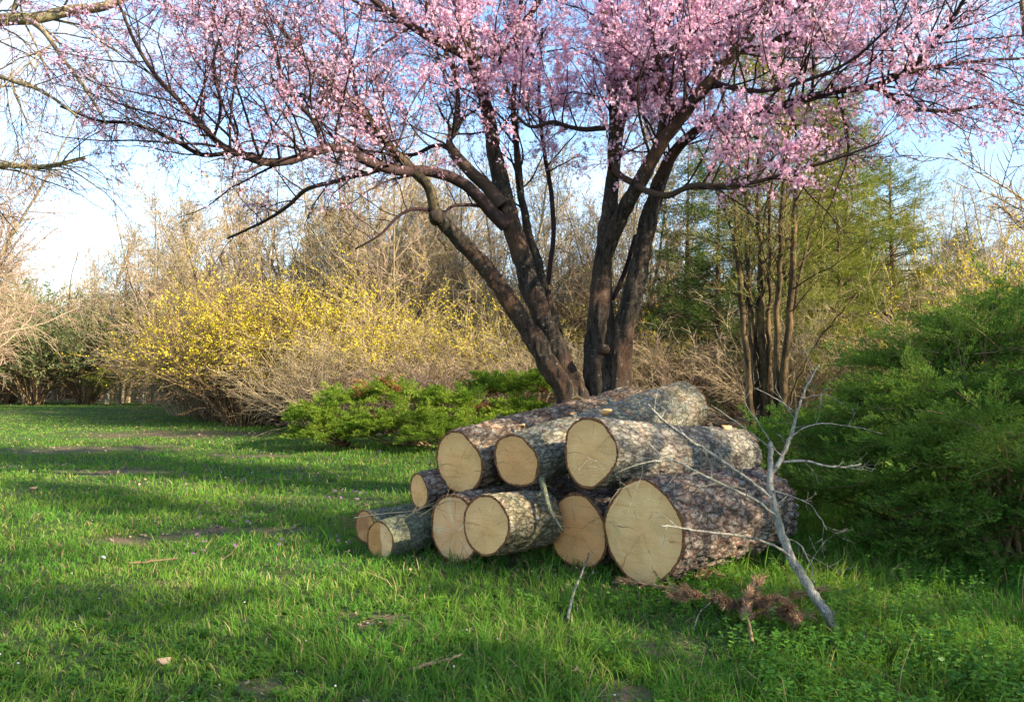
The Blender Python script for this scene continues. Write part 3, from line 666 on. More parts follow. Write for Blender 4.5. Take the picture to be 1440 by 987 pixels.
    # pale sawn knot on the right trunk, old cut on the left limb
    for (px, py, dy, rr) in ((851, 491, -.26, 7), (611, 303, -.62, 8)):
        c = W(px, py, Y0+dy); b = Buf(); b.tube([c+np.array([0, .16, 0]), c+np.array([0, .02, 0]), c], [RP(rr, Y0)*1.2, RP(rr, Y0), RP(rr, Y0)*.8], 12)
        b.build('pruning_knot', M['plum_bark'], root, org)
    tips = []
    spec = [dict(k=9, wob=.14, up=.02, n=(7, 9), ang=42, lr=.42, start=.15, sides=4, taper=.25, rr=.4),
            dict(k=6, wob=.17, up=-.02, n=(5, 8), ang=38, lr=.5, start=.15, sides=3, taper=.3, rr=.5),
            dict(k=5, wob=.15, up=-.04, sides=3, taper=.4)]
    # limbs that carry children; value = (count, start fraction, length)
    carry = {'A2': (22, .25, 1.1), 'B': (26, .62, 1.3), 'B2': (16, .5, 1.0), 'B3': (10, .5, .9), 'C': (46, .22, 1.25), 'C2': (18, .1, .9), 'C3': (14, .2, .8),
             'D': (20, .4, 1.0), 'D2': (22, .1, 1.1), 'D3': (18, .2, .9), 'E': (6, .3, .6), 'R': (30, .6, 1.2), 'R1': (32, .35, 1.3), 'R2': (52, .42, 1.2), 'E2': (4, .3, .5),
             'R2b': (12, .1, .9), 'R3': (24, .3, .75), 'R4': (14, .1, .9), 'R5': (12, .2, .8), 'R6': (24, .15, 1.2), 'R7': (18, .2, 1.1), 'R9': (16, .1, 1.1),
             'R10': (20, .1, 1.0), 'K1': (22, .1, 1.2), 'K2': (20, .1, 1.0), 'K3': (18, .1, 1.0), 'K4': (22, .1, 1.1), 'K5': (22, .1, 1.2)}
    for kname, (cnt, st, ln) in carry.items():
        Q, rr = traced[kname]; n = len(Q)
        for c in range(cnt):
            f = st+(1-st)*((c+rnd.random())/cnt); x = f*(n-1); i = min(int(x), n-2)
            q = Q[i]+(Q[i+1]-Q[i])*(x-i); t = nrm(Q[i+1]-Q[i])
            d = rot_off(t, math.radians(rnd.gauss(55, 14)), rnd); d[2] = (abs(d[2])*.8+.1) if (kname in ('C', 'C2', 'C3', 'D3', 'E', 'R3', 'A2') and rnd.random() < .45) else d[2]+.25; d = nrm(d)
            grow([limbb, limbb, twig], tips, q, d, ln*rnd.uniform(.6, 1.25), min(rr[i]*.42, .013), 0, spec, rnd)
    limbb.build('limbs', M['plum_twig'], root, org); mossb.build('mossy_limb', M['plum_moss'], root, org)
    # blossoms along the last twigs
    T = np.array(tips)                      # (n,5,3)
    mid = T[:, 2]
    px = CX+mid[:, 0]/mid[:, 1]*FPX; py = 532-(mid[:, 2]-CAMH)/mid[:, 1]*FPX
    # do not let twigs hang far below the crown
    low = np.interp(px, [-200, 60, 250, 420, 640, 720, 850, 1000, 1150, 1300, 1420, 1700], [230, 250, 330, 320, 235, 240, 250, 260, 270, 250, 230, 220])
    keep = py < low+g.normal(0, 22, len(py))
    T2 = T[keep]; px = px[keep]; py = py[keep]
    twig.build('twigs', M['plum_twig'], root, org)
    dens = np.interp(px, [-100, 60, 300, 520, 640, 1180, 1300, 1450], [.6, 1.6, 2.1, 2.5, 5.0, 4.3, 2.9, 1.4])
    dens = dens*np.interp(py, [100, 220, 300], [1, .75, .35])
    cl = vnoise(T2[:, 2, 0]*2.2, T2[:, 2, 1]*2.2, T2[:, 2, 2]*2.2, seed=51)
    dens = dens*np.clip((cl-.22)*2.4, 0.05, 1.6)
    cnt = g.poisson(dens*1.5)
    idx = np.repeat(np.arange(len(T2)), cnt); n = len(idx)
    u = np.clip(np.round(g.uniform(.4, 3.99, n)*1.3+idx*.37 % .7)/1.3+g.normal(0, .07, n), .1, 3.999); ii = u.astype(int); f = (u-ii)[:, None]
    P = T2[idx, ii]*(1-f)+T2[idx, ii+1]*f+g.normal(0, .013, (n, 3))
    small = np.interp(CX+P[:, 0]/P[:, 1]*FPX, [300, 640], [.8, 1.0])
    axd = g.normal(0, 1, (n, 3)); axd[:, 2] += .2; axd /= np.linalg.norm(axd, axis=1, keepdims=True)
    U = np.cross(axd, g.normal(0, 1, (n, 3))); U /= np.linalg.norm(U, axis=1, keepdims=True); Vv = np.cross(axd, U)
    fr = g.uniform(.012, .0185, n)*small
    b = Buf()
    Vs = [P]
    for k in range(5):
        a = k*2*math.pi/5
        dirk = U*math.cos(a)+Vv*math.sin(a)
        for da, rr_, lift in ((-.42, .75, .25), (0, 1.12, .45), (.42, .75, .25)):
            dk = U*math.cos(a+da)+Vv*math.sin(a+da)
            Vs.append(P+dk*(fr*rr_)[:, None]+axd*(fr*lift)[:, None])
    VV = np.stack(Vs, 1).reshape(-1, 3)
    base = (np.arange(n)*16)[:, None]
    F = np.concatenate([base+np.array([0, 1+3*k, 2+3*k, 3+3*k]) for k in range(5)])
    b.add(VV, F); b.build('blossom', M['blossom'], root, org, smooth=False)
    # young dark red leaves
    m = int(n*.22); sel = g.integers(0, len(T2), m); u = g.uniform(1, 3.999, m); ii = u.astype(int); f = (u-ii)[:, None]
    P = T2[sel, ii]*(1-f)+T2[sel, ii+1]*f; D = g.normal(0, 1, (m, 3))+(T2[sel, 4]-T2[sel, 0])*4
    b = Buf(); b.leaves(P, D, g.normal(0, 1, (m, 3)), g.uniform(.015, .034, m), g.uniform(.008, .014, m)); b.build('young_leaves', M['redleaf'], root, org, smooth=False)
    print('plum flowers', n, 'tips', len(T))
plum_tree()

# ------------------------------------------------------------------ junipers
def sprays(buf, P, D, size, g, nleaf, leafl, leafw, up=.25, fan=.75):
    """feathery juniper sprays: at each P along D a fan of side twigs with short scale leaves"""
    n = len(P); D = D/(np.linalg.norm(D, axis=1, keepdims=True)+1e-9)
    S = np.cross(D, g.normal(0, .35, (n, 3))+np.array([0, 0, 1.])); S /= np.linalg.norm(S, axis=1, keepdims=True)+1e-9
    t = g.uniform(0, 1, (n, nleaf)); sg = np.sign(g.uniform(-1, 1, (n, nleaf)))
    size = np.broadcast_to(size, (n,))[:, None]
    side = sg*(1-t*.85)*g.uniform(.0, 1, (n, nleaf))*.42*size
    along = t*size+np.abs(side)*.8
    pos = P[:, None, :]+D[:, None, :]*along[..., None]+S[:, None, :]*side[..., None]+g.normal(0, .012, (n, nleaf, 3))*size[..., None]*4
    pos[..., 2] += up*(along**2)/np.maximum(size, .01)*.35
    dirs = D[:, None, :]+S[:, None, :]*(sg*fan*g.uniform(.4, 1.2, (n, nleaf)))[..., None]+g.normal(0, .3, (n, nleaf, 3))
    dirs[..., 2] += up
    pos = pos.reshape(-1, 3); dirs = dirs.reshape(-1, 3); m = len(pos)
    nn = g.normal(0, .7, (m, 3))+np.array([0, 0, 1.])
    buf.leaves(pos, dirs, nn, g.uniform(.6, 1.4, m)*leafl, g.uniform(.7, 1.3, m)*leafw)
def juniper(label, base, lobes, mat, dens, size, nleaf, leafl, leafw, seed, rust=0, cat='shrub', group=None, out_bias=.9, name='juniper_bush', frond=.4):
    g = np.random.default_rng(seed); rnd = random.Random(seed)
    base = np.array([base[0], base[1], float(gz(base[0], base[1]))])
    root = thing(name, base, label, cat, group)
    fb, sb, rb = Buf(), Buf(), Buf()
    for (cx, cy_, cz, rx, ry, rz) in lobes:
        c = np.array([cx, cy_, cz]); r = np.array([rx, ry, rz])
        area = (rx*ry+rx*rz+ry*rz)*4.2; n = int(area*dens)
        d = g.normal(0, 1, (n, 3)); d /= np.linalg.norm(d, axis=1, keepdims=True); d[:, 2] = np.where(d[:, 2] < -.35, -d[:, 2], d[:, 2])
        sh = .45+.55*g.random(n)**.5
        P = c+d*r*sh[:, None]
        out = d*r/np.linalg.norm(r); hz = P-base; hz[:, 2] = 0; hz /= np.linalg.norm(hz, axis=1, keepdims=True)+1e-6
        D = out*.7+hz*out_bias*.6+g.normal(0, .28, (n, 3)); D[:, 2] = D[:, 2]*.55+.22; D /= np.linalg.norm(D, axis=1, keepdims=True)
        ok = P[:, 2] > gz(P[:, 0], P[:, 1])+.04; P = P[ok]; D = D[ok]; n = len(P)
        # every frond: an arching axis that carries a two sided row of sprays
        FL = frond*g.uniform(.6, 1.25, n); K = 9; PP, DD, SS = [], [], []
        S = np.cross(D, np.array([0, 0, 1.])+g.normal(0, .3, (n, 3))); S /= np.linalg.norm(S, axis=1, keepdims=True)+1e-9
        ax = []
        for k in range(K):
            t_ = k/(K-1); q = P+D*(FL*t_)[:, None]; q[:, 2] += FL*(.18*t_-.30*t_*t_); q = q+g.normal(0, .012, (n, 3)); ax.append(q)
            for sg in (-1, 1):
                dd = D+S*(sg*.85*(1-.5*t_))+g.normal(0, .16, (n, 3)); dd[:, 2] += .12
                PP.append(q); DD.append(dd); SS.append(size*(1.05-.55*t_)*g.uniform(.7, 1.25, n))
        PP = np.concatenate(PP); DD = np.concatenate(DD); SS = np.concatenate(SS)
        ax = np.stack(ax, 1)
        for q in ax[::2]: sb.tube(list(q[::2]), list(np.linspace(.006, .002, 5)), 3)
        tag_ = np.tile(np.arange(n), K*2)
        rv = vnoise(P[:, 0]*3.2, P[:, 1]*3.2, P[:, 2]*3.2, seed=seed+5); isr = (rv > 1-rust) if rust else np.zeros(n, bool); isr = isr[tag_]
        for m_, bb in ((~isr, fb), (isr, rb)):
            if m_.any(): sprays(bb, PP[m_], DD[m_], SS[m_], g, nleaf, leafl, leafw, up=.12)
        # limbs from the foot into the lobe
        for _ in range(max(4, int(area*3))):
            k = rnd.randrange(n); e = P[k]; s0 = base+np.array([rnd.gauss(0, .12), rnd.gauss(0, .12), .02])
            m1 = s0+(e-s0)*.45+np.array([0, 0, -.12*np.linalg.norm(e-s0)+.1]); Q, rr = spline([s0, m1, e], [.022, .014, .004], 9)
            sb.tube(list(Q), list(rr), 4)
    sb.build('branches', M['brown_twig'], root, base)
    fb.build('foliage', mat, root, base, smooth=False)
    if rust and rb.n: rb.build('rusty_foliage', M['jun_rust'], root, base, smooth=False)
    return root
def lobe(px, py, Y, rpx, rpy, depth):
    p = W(px, py, Y); return (p[0], p[1], p[2], RP(rpx, Y), depth, RP(rpy, Y))
# low row of lime junipers in the middle distance, left to right
JL = dict(group='low junipers behind the pile')
juniper('dark green low juniper at the left end of the sunlit juniper row', (-3.0, 14.6), [lobe(452, 592, 14.3, 30, 18, .5), lobe(490, 568, 14.8, 24, 14, .45), lobe(455, 615, 13.9, 28, 10, .4), lobe(500, 605, 14.1, 24, 14, .4)], M['juniper_lime'], 44, .12, 13, .042, .012, 61, .12, frond=.32, **JL)
juniper('lime green low juniper with a rusty patch in the middle of the juniper row', (-1.8, 14.6), [lobe(545, 560, 14.8, 34, 18, .5), lobe(528, 608, 13.9, 34, 12, .4), lobe(585, 598, 14.2, 30, 14, .45), lobe(590, 566, 14.9, 20, 10, .4)], M['juniper_lime'], 44, .12, 13, .042, .012, 62, .25, frond=.32, **JL)
juniper('rounded bright juniper just left of the plum trunks in the juniper row', (-.6, 14.8), [lobe(638, 575, 14.8, 34, 20, .5), lobe(652, 606, 14.0, 38, 10, .45), lobe(604, 615, 13.6, 28, 8, .4)], M['juniper_lime'], 44, .12, 13, .042, .012, 63, .15, frond=.32, **JL)
juniper('upper juniper with orange dead sprays touching the plum trunks', (.2, 16), [lobe(700, 552, 16, 32, 16, .6), lobe(752, 548, 16, 30, 20, .6), lobe(728, 585, 15, 42, 14, .5)], M['juniper_lime'], 44, .13, 13, .045, .013, 64, .25, frond=.34, **JL)
# large dark juniper to the right
juniper('big spreading dark green juniper filling the right edge beside the logs', (3.55, 6.3), [
    lobe(1430, 438, 6.9, 50, 18, .5), lobe(1385, 470, 6.8, 56, 14, .5), lobe(1440, 500, 6.5, 70, 16, .6), lobe(1340, 508, 6.9, 60, 13, .5), lobe(1275, 522, 6.9, 46, 12, .45), lobe(1400, 548, 6.3, 66, 16, .5),
    lobe(1300, 566, 6.5, 60, 14, .5), lobe(1250, 604, 6.7, 55, 12, .5), lobe(1370, 600, 6.1, 70, 17, .5), lobe(1180, 628, 6.9, 50, 12, .5), lobe(1290, 645, 6.1, 66, 15, .5), lobe(1200, 670, 6.5, 52, 14, .5),
    lobe(1380, 665, 5.8, 64, 17, .5), lobe(1270, 700, 6.0, 62, 17, .5), lobe(1190, 715, 6.5, 44, 18, .4), lobe(1370, 725, 5.6, 66, 20, .45), lobe(1300, 765, 5.7, 54, 16, .4), lobe(1450, 740, 5.5, 50, 34, .4),
    lobe(1330, 600, 6.9, 110, 70, .4), lobe(1400, 540, 7.1, 80, 70, .4), lobe(1540, 600, 6.2, 110, 100, .9), lobe(1560, 720, 5.8, 100, 55, .7)],
    M['juniper'], 62, .12, 13, .030, .0072, 65, frond=.46)
juniper('lime tipped juniper sprays arching forward at the right edge', (3.55, 5.6), [lobe(1395, 628, 5.45, 42, 22, .35), lobe(1445, 665, 5.3, 40, 26, .35), lobe(1320, 630, 5.9, 34, 12, .3), lobe(1235, 690, 5.9, 26, 9, .25), lobe(1240, 600, 6.3, 26, 8, .3), lobe(1360, 480, 6.6, 40, 9, .3), lobe(1280, 560, 6.4, 30, 8, .3)],
    M['juniper_tip'], 60, .14, 13, .032, .0068, 68, frond=.42)
juniper('low bright green juniper spreading under the many stemmed tree', (2.9, 9.0), [lobe(1150, 622, 9.0, 80, 24, .8), lobe(1240, 610, 9.2, 70, 30, .8), lobe(1110, 650, 8.6, 45, 22, .5)], M['juniper'], 34, .13, 13, .036, .009, 66)

# ------------------------------------------------------------------ the many stemmed tree
def multistem():
    rnd = random.Random(9); Y0 = 13.0
    org = np.array([W(1083, 640, Y0)[0], Y0, 0])
    root = thing('multi_stem_tree', org, 'bare tree with a tight sheaf of upright brown stems right of the log pile', 'tree')
    tips = []; tb, lb, tw = Buf(), Buf(), Buf()
    stems = [((1062, 640), (1052, 520), (1040, 400), (1030, 260), (1012, 100), 8), ((1072, 640), (1062, 520), (1052, 400), (1050, 260), (1050, 80), 7),
             ((1080, 640), (1074, 520), (1070, 400), (1068, 250), (1075, 60), 8.5), ((1085, 640), (1082, 520), (1082, 400), (1085, 260), (1100, 80), 6.5),
             ((1090, 640), (1092, 520), (1096, 400), (1102, 260), (1125, 90), 7.5), ((1096, 640), (1103, 520), (1115, 400), (1122, 250), (1150, 70), 9),
             ((1092, 640), (1096, 540), (1112, 460), (1135, 340), (1180, 200), 5), ((1076, 640), (1072, 560), (1060, 460), (1030, 330), (980, 200), 4.5),
             ((1100, 640), (1112, 560), (1150, 480), (1200, 420), (1260, 350), 3), ((1070, 640), (1060, 560), (1065, 430), (1072, 330), (1090, 200), 5)]
    spec = [dict(k=7, wob=.13, up=.03, n=(6, 8), ang=40, lr=.5, start=.2, sides=3, taper=.3, minr=.0025),
            dict(k=5, wob=.15, up=0, n=(4, 6), ang=38, lr=.55, start=.2, sides=3, taper=.4), dict(k=4, wob=.12, sides=3, taper=.5)]
    for k, s in enumerate(stems):
        dY = rnd.uniform(-.35, .35)
        P = [W(a, b, Y0+dY*(i+1)/3) for i, (a, b) in enumerate(s[:5])]; P[0][2] = 0
        R = [RP(s[5]*q*.58, Y0) for q in (1.35, 1.0, .85, .65, .35)]
        Q, rr = spline(P, R, 34); Q = Q+np.array([[rnd.gauss(0, .012), rnd.gauss(0, .012), 0] for _ in Q])
        tb.tube(list(Q), list(rr), 9)
        for c in range(12):
            i = rnd.randint(14, 32); d = rot_off(nrm(Q[i+1]-Q[i]), math.radians(rnd.gauss(48, 12)), rnd)
            grow([lb, tw, tw], tips, Q[i], d, rnd.uniform(.9, 2.2)*(1 if i > 14 else .6), rr[i]*.3, 0, spec, rnd)
    tb.build('trunk', M['stem_bark'], root, org); lb.build('limbs', M['stem_bark'], root, org); tw.build('twigs', M['olive_twig'], root, org)
    T = np.array(tips); g = np.random.default_rng(3); n = 7000; sel = g.integers(0, len(T), n)
    b = Buf(); b.leaves(T[sel, 3]*.5+T[sel, 1]*.5+g.normal(0, .02, (n, 3)), g.normal(0, 1, (n, 3)), g.normal(0, 1, (n, 3)), .035, .016)
    b.build('buds', M['bud'], root, org, smooth=False)
multistem()

# ------------------------------------------------------------------ prototypes for the wood
def copy_tree(root, loc, rotz, sc, label=None, group=None):
    r = root.copy(); C.objects.link(r); r.location = [float(v) for v in loc]; r.rotation_euler = (0, 0, rotz); r.scale = (sc[0], sc[0], sc[1])
    if label: r['label'] = label
    if group: r['group'] = group
    for ch in root.children:
        c = ch.copy(); C.objects.link(c); c.parent = r
    return r
def bare_tree(name, label, group, seed, h, nst, barkm, twigm, spread=.25, leaf=None, nleaf=0, tr=.09, droop=0.0, low=.2, fine=1):
    rnd = random.Random(seed); root = thing(name, (0, 0, 0), label, 'tree', group)
    tb, tw = Buf(), Buf(); tips = []
    spec = [dict(k=8, wob=.10, up=.05, n=(7, 10), ang=38, lr=.48, start=.15, sides=3, taper=.3, minr=.006),
            dict(k=6, wob=.14, up=-droop, n=(6, 8), ang=36, lr=.52, start=.15, sides=3, taper=.4), dict(k=5, wob=.12, up=-droop*2, sides=3, taper=.5)]
    for s in range(nst):
        a = rnd.uniform(0, 6.28); sp = rnd.uniform(.2, 1)*spread*(1 if nst > 1 else .2)
        d = nrm(np.array([math.cos(a)*sp, math.sin(a)*sp, 1.]))
        hh = h*rnd.uniform(.75, 1.05); st = limb((rnd.gauss(0, .1)*(nst > 1), rnd.gauss(0, .1)*(nst > 1), -.05), d, hh, 16, .045, .01, rnd)
        r0 = tr*rnd.uniform(.6, 1.1); rr = np.linspace(r0, r0*.15, 16)
        tb.tube(list(st), list(rr), 7)
        nb = int(26*fine/math.sqrt(nst))
        for c in range(nb):
            f = low+(1-low)*((c+rnd.random())/nb); x = f*15; i = min(int(x), 14)
            q = st[i]+(st[i+1]-st[i])*(x-i); dd = rot_off(nrm(st[i+1]-st[i]), math.radians(rnd.gauss(45, 10)), rnd)
            grow([tw, tw, tw], tips, q, dd, hh*.34*(1.15-f*.75)*rnd.uniform(.7, 1.2), rr[i]*.45, 0, spec, rnd)
    tb.build('trunk', barkm, root); tw.build('crown', twigm, root)
    if leaf:
        T = np.array(tips); g = np.random.default_rng(seed); sel = g.integers(0, len(T), nleaf)
        b = Buf(); b.leaves(T[sel, 2]+g.normal(0, .06, (nleaf, 3)), g.normal(0, 1, (nleaf, 3)), g.normal(0, 1, (nleaf, 3)), g.uniform(.05, .09, nleaf), g.uniform(.02, .045, nleaf))
        b.build('leaves', leaf, root, smooth=False)
    return root
def conifer(name, label, group, seed, h, barkm, leafm, width=.26, needle=.10, nw=.012, start=.12, dens=1.0):
    rnd = random.Random(seed); g = np.random.default_rng(seed); root = thing(name, (0, 0, 0), label, 'tree', group)
    tb, fb = Buf(), Buf()
    st = limb((0, 0, -.05), (0, 0, 1), h, 16, .012, .02, rnd); tb.tube(list(st), list(np.linspace(.016*h, .01, 16)), 8)
    PP, DD = [], []
    nb = int(h*15*dens)
    for c in range(nb):
        f = start+(1-start)*((c+rnd.random())/nb); x = f*15; i = min(int(x), 14); q = st[i]+(st[i+1]-st[i])*(x-i)
        a = rnd.uniform(0, 6.28); L = h*width*(1.05-f)**.8*rnd.uniform(.6, 1.15)+.15
        d = np.array([math.cos(a), math.sin(a), rnd.gauss(.22, .28)])
        br = limb(q, d, L, 7, .13, -.02, rnd); tb.tube(list(br), list(np.linspace(.014+.006*L, .004, 7)), 4)
        for s in range(int(5+L*9)):
            u = rnd.uniform(.25, 1)*6; k = min(int(u), 5); p = br[k]+(br[k+1]-br[k])*(u-k)
            dd = rot_off(nrm(br[k+1]-br[k]), math.radians(rnd.uniform(20, 60)), rnd); dd[2] = dd[2]*.7+.15
            PP.append(p); DD.append(dd)
    sprays(fb, np.array(PP), np.array(DD), g.uniform(.25, .5, len(PP)), g, 20, needle, nw, up=.1)
    tb.build('trunk', barkm, root); fb.build('crown', leafm, root, smooth=False)
    return root
def bush(name, label, cat, group, seed, h, nst, twigm, spread=.8, leaf=None, nleaf=0, lsz=(.04, .025), leaf_low=.4, partname='flowers', r0=.014):
    rnd = random.Random(seed); root = thing(name, (0, 0, 0), label, cat, group)
    tb = Buf(); tips = []
    spec = [dict(k=8, wob=.09, up=-.045, n=(8, 12), ang=34, lr=.42, start=.22, sides=3, taper=.3, minr=.005),
            dict(k=6, wob=.13, up=-.02, n=(3, 5), ang=36, lr=.5, start=.2, sides=3, taper=.4), dict(k=4, wob=.1, sides=3, taper=.5)]
    for s in range(nst):
        a = rnd.uniform(0, 6.28); sp = rnd.uniform(.05, 1)*spread
        d = nrm(np.array([math.cos(a)*sp, math.sin(a)*sp, 1.])); rb = rnd.uniform(0, .4)
        grow([tb, tb, tb], tips, np.array([math.cos(a)*rb, math.sin(a)*rb, -.03]), d, h*rnd.uniform(.7, 1.15), r0*rnd.uniform(.6, 1.4), 0, spec, rnd)
    tb.build('stems', twigm, root)
    if leaf:
        T = np.array(tips); g = np.random.default_rng(seed); zt = T[:, 2, 2]/h
        pr = np.clip((zt-leaf_low)*3, .02, 1)*(vnoise(T[:, 2, 0]*1.6, T[:, 2, 1]*1.6, T[:, 2, 2]*1.6, seed=seed)**1.3+.08); pr /= pr.sum()
        sel = g.choice(len(T), nleaf, p=pr); k = g.integers(0, 3, nleaf); f = g.random((nleaf, 1))
        P = T[sel, k]*(1-f)+T[sel, k+1]*f+g.normal(0, .012, (nleaf, 3))
        b = Buf(); b.leaves(P, g.normal(0, 1, (nleaf, 3)), g.normal(0, 1, (nleaf, 3)), g.uniform(.7, 1.3, nleaf)*lsz[0], g.uniform(.7, 1.3, nleaf)*lsz[1])
        b.build(partname, leaf, root, smooth=False)
    return root
def put(o, px, Y, rotz=0, sc=(1, 1)):
    x = (px-CX)/FPX*Y; o.location = (float(x), float(Y), float(gz(x, Y))); o.rotation_euler = (0, 0, rotz); o.scale = (sc[0], sc[0], sc[1]); return o
R = random.Random(77)
def scatter(protos, spots, labels=None, group=None):
    used = {}
    for i, (px, Y, sc, hs) in enumerate(spots):
        p = protos[i % len(protos)]; lab = labels[i] if labels else None
        if id(p) not in used:
            used[id(p)] = 1; o = put(p, px, Y, R.uniform(0, 6.28), (sc, hs))
            if lab: o['label'] = lab
        else:
            x = (px-CX)/FPX*Y; copy_tree(p, (x, Y, gz(x, Y)), R.uniform(0, 6.28), (sc, hs), lab, group)

# forsythia
fg = 'forsythia bushes in yellow flower'
f1 = bush('forsythia_bush', 'x', 'bush', fg, 101, 3.0, 62, M['brown_twig'], .8, M['forsythia'], 13000, (.046, .028), .3)
f2 = bush('forsythia_bush', 'x', 'bush', fg, 102, 3.3, 60, M['tan_twig'], .8, M['forsythia'], 11500, (.044, .027), .25)
scatter([f1, f2], [(345, 21.5, 1.3, 1.15), (505, 21, 1.25, 1.05), (430, 21.8, 1.2, 1.1), (600, 20.5, 1.1, .85), (300, 25, 1.1, 1.0), (700, 20, 1.0, .75), (930, 19, 1.0, .75), (1425, 12.5, .75, .95)],
        ['largest forsythia bush in dense yellow flower at the edge of the lawn left of centre', 'pale yellow forsythia behind the left end of the juniper row',
         'forsythia rising behind and between the two front forsythias', 'sparse yellow forsythia left of the plum trunks', 'forsythia furthest left, thin flowers beside the far lawn',
         'low forsythia seen directly behind the left plum trunk', 'thinly flowering shrub just right of the plum trunks', 'small bright yellow forsythia above the big dark juniper'], fg)
# thickets
tg = 'bare tan shrubs along the edge of the wood'
t1 = bush('bare_shrub', 'leafless tangled tan shrub at the edge of the wood', 'shrub', tg, 111, 3.0, 60, M['tan_twig'], .9)
t2 = bush('bare_shrub', 'leafless tangled tan shrub at the edge of the wood', 'shrub', tg, 112, 2.6, 60, M['brown_twig'], 1.0, M['bud'], 1500, (.05, .03), .2, 'buds')
t3_ = bush('bare_shrub', 'leafless tangled tan shrub at the edge of the wood', 'shrub', tg, 113, 2.2, 64, M['rose_twig'], .8)
shrub_parts = [
    ([(px+R.uniform(-12, 12), R.uniform(24, 29), 1.2, R.uniform(1.1, 1.5)) for px in range(270, 480, 32)], 'leafless tangled shrub among and behind the yellow forsythia bushes', 'bare shrubs around the forsythias'),
    ([(px+R.uniform(-12, 12), R.uniform(17.5, 20.5), 1.0, R.uniform(.45, .7)) for px in range(455, 830, 34)], 'low tangled bare shrub right behind the juniper row', 'bare shrubs behind the juniper row'),
    ([(px+R.uniform(-12, 12), R.uniform(23, 27), 1.3, R.uniform(1.3, 2.0)) for px in range(480, 900, 40)], 'tall tangled tan shrub in the middle of the wood edge', 'tall bare shrubs behind the plum'),
    ([(px+R.uniform(-12, 12), R.uniform(16, 18.5), 1.0, R.uniform(.5, .9)) for px in range(880, 1420, 40)], 'low brown bramble shrub behind the right end of the log pile', 'bare shrubs behind the right end of the pile'),
    ([(px+R.uniform(-12, 12), R.uniform(21, 26), 1.3, R.uniform(1.1, 1.6)) for px in range(900, 1640, 52)], 'tan bare shrub beneath the conifers on the right', 'bare shrubs under the conifers'),
    ([(px+R.uniform(-12, 12), R.uniform(48, 52), 1.5, R.uniform(.9, 1.2)) for px in range(-60, 230, 38)], 'small bare shrub at the far end of the lawn on the left', 'bare shrubs at the far end of the lawn'),
    ([(px+R.uniform(-12, 12), R.uniform(34, 40), 1.6, R.uniform(1.3, 1.8)) for px in range(290, 1500, 55)], 'bare shrub deep in the wood, hardly told from the twigs around it', 'bare shrubs deep in the wood')]
for sp_, lab_, gr_ in shrub_parts:
    for i, (px, Y, sc, hs) in enumerate(sp_):
        p = (t1, t2, t3_)[i % 3]; x = (px-CX)/FPX*Y
        copy_tree(p, (x, Y, gz(x, Y)), R.uniform(0, 6.28), (sc, hs), lab_, gr_)
for p in (t1, t2, t3_):
    for ch in list(p.children): bpy.data.objects.remove(ch)
    bpy.data.objects.remove(p)
# young bare trees of the wood
wg = 'young bare trees in the wood behind the clearing'
lab = 'slender leafless tree with fine tan twigs in the wood behind'
b1 = bare_tree('bare_tree', lab, wg, 121, 8.5, 3, M['tan_bark'], M['tan_twig'], .30, tr=.07)
b2 = bare_tree('bare_tree', lab, wg, 122, 9.0, 1, M['pale_bark'], M['tan_twig'], .2, tr=.10, low=.3)
b3 = bare_tree('bare_tree', lab, wg, 123, 8.0, 5, M['tan_bark'], M['rose_twig'], .35, tr=.06, leaf=M['bud'], nleaf=2500)
wood_parts = [
    ([(325+k*27+R.uniform(-12, 12), R.uniform(26, 34), 1.15, R.uniform(.85, 1.2)) for k in range(14)], 'slender leafless tree of the row rising behind the yellow forsythia bushes', 'bare trees behind the forsythias'),
    ([(175+k*24+R.uniform(-8, 8), R.uniform(36, 43), 1.3, R.uniform(1.1, 1.35)) for k in range(7)], 'tall thin bare tree left of the forsythias against the open sky', 'bare trees left of the forsythias'),
    ([(490+k*34+R.uniform(-12, 12), R.uniform(22, 27), 1.0, R.uniform(.85, 1.15)) for k in range(12)], 'leafless tree in the tangle seen between and beside the plum trunks', 'bare trees behind the plum'),
    ([(900+k*52+R.uniform(-15, 15), R.uniform(25, 33), 1.0, R.uniform(.9, 1.15)) for k in range(12)], 'leafless tree among the conifers on the right side', 'bare trees between the right conifers'),
    ([(-40+k*24+R.uniform(-8, 8), R.uniform(50, 58), 1.2, R.uniform(.95, 1.25)) for k in range(13)], 'pale thin trunked tree closing the far end of the lawn on the left', 'bare trees at the far end of the lawn'),
    ([(-100+k*60+R.uniform(-15, 15), R.uniform(40, 54), 1.4, R.uniform(1.15, 1.5)) for k in range(28)], 'blurred bare tree deep in the wood, only its fine crown showing', 'bare trees deep in the wood')]
for sp_, lab_, gr_ in wood_parts:
    for i, (px, Y, sc, hs) in enumerate(sp_):
        p = (b1, b2, b3)[i % 3]; x = (px-CX)/FPX*Y
        copy_tree(p, (x, Y, gz(x, Y)), R.uniform(0, 6.28), (sc, hs), lab_, gr_)
for p in (b1, b2, b3):
    for ch in list(p.children): bpy.data.objects.remove(ch)
    bpy.data.objects.remove(p)
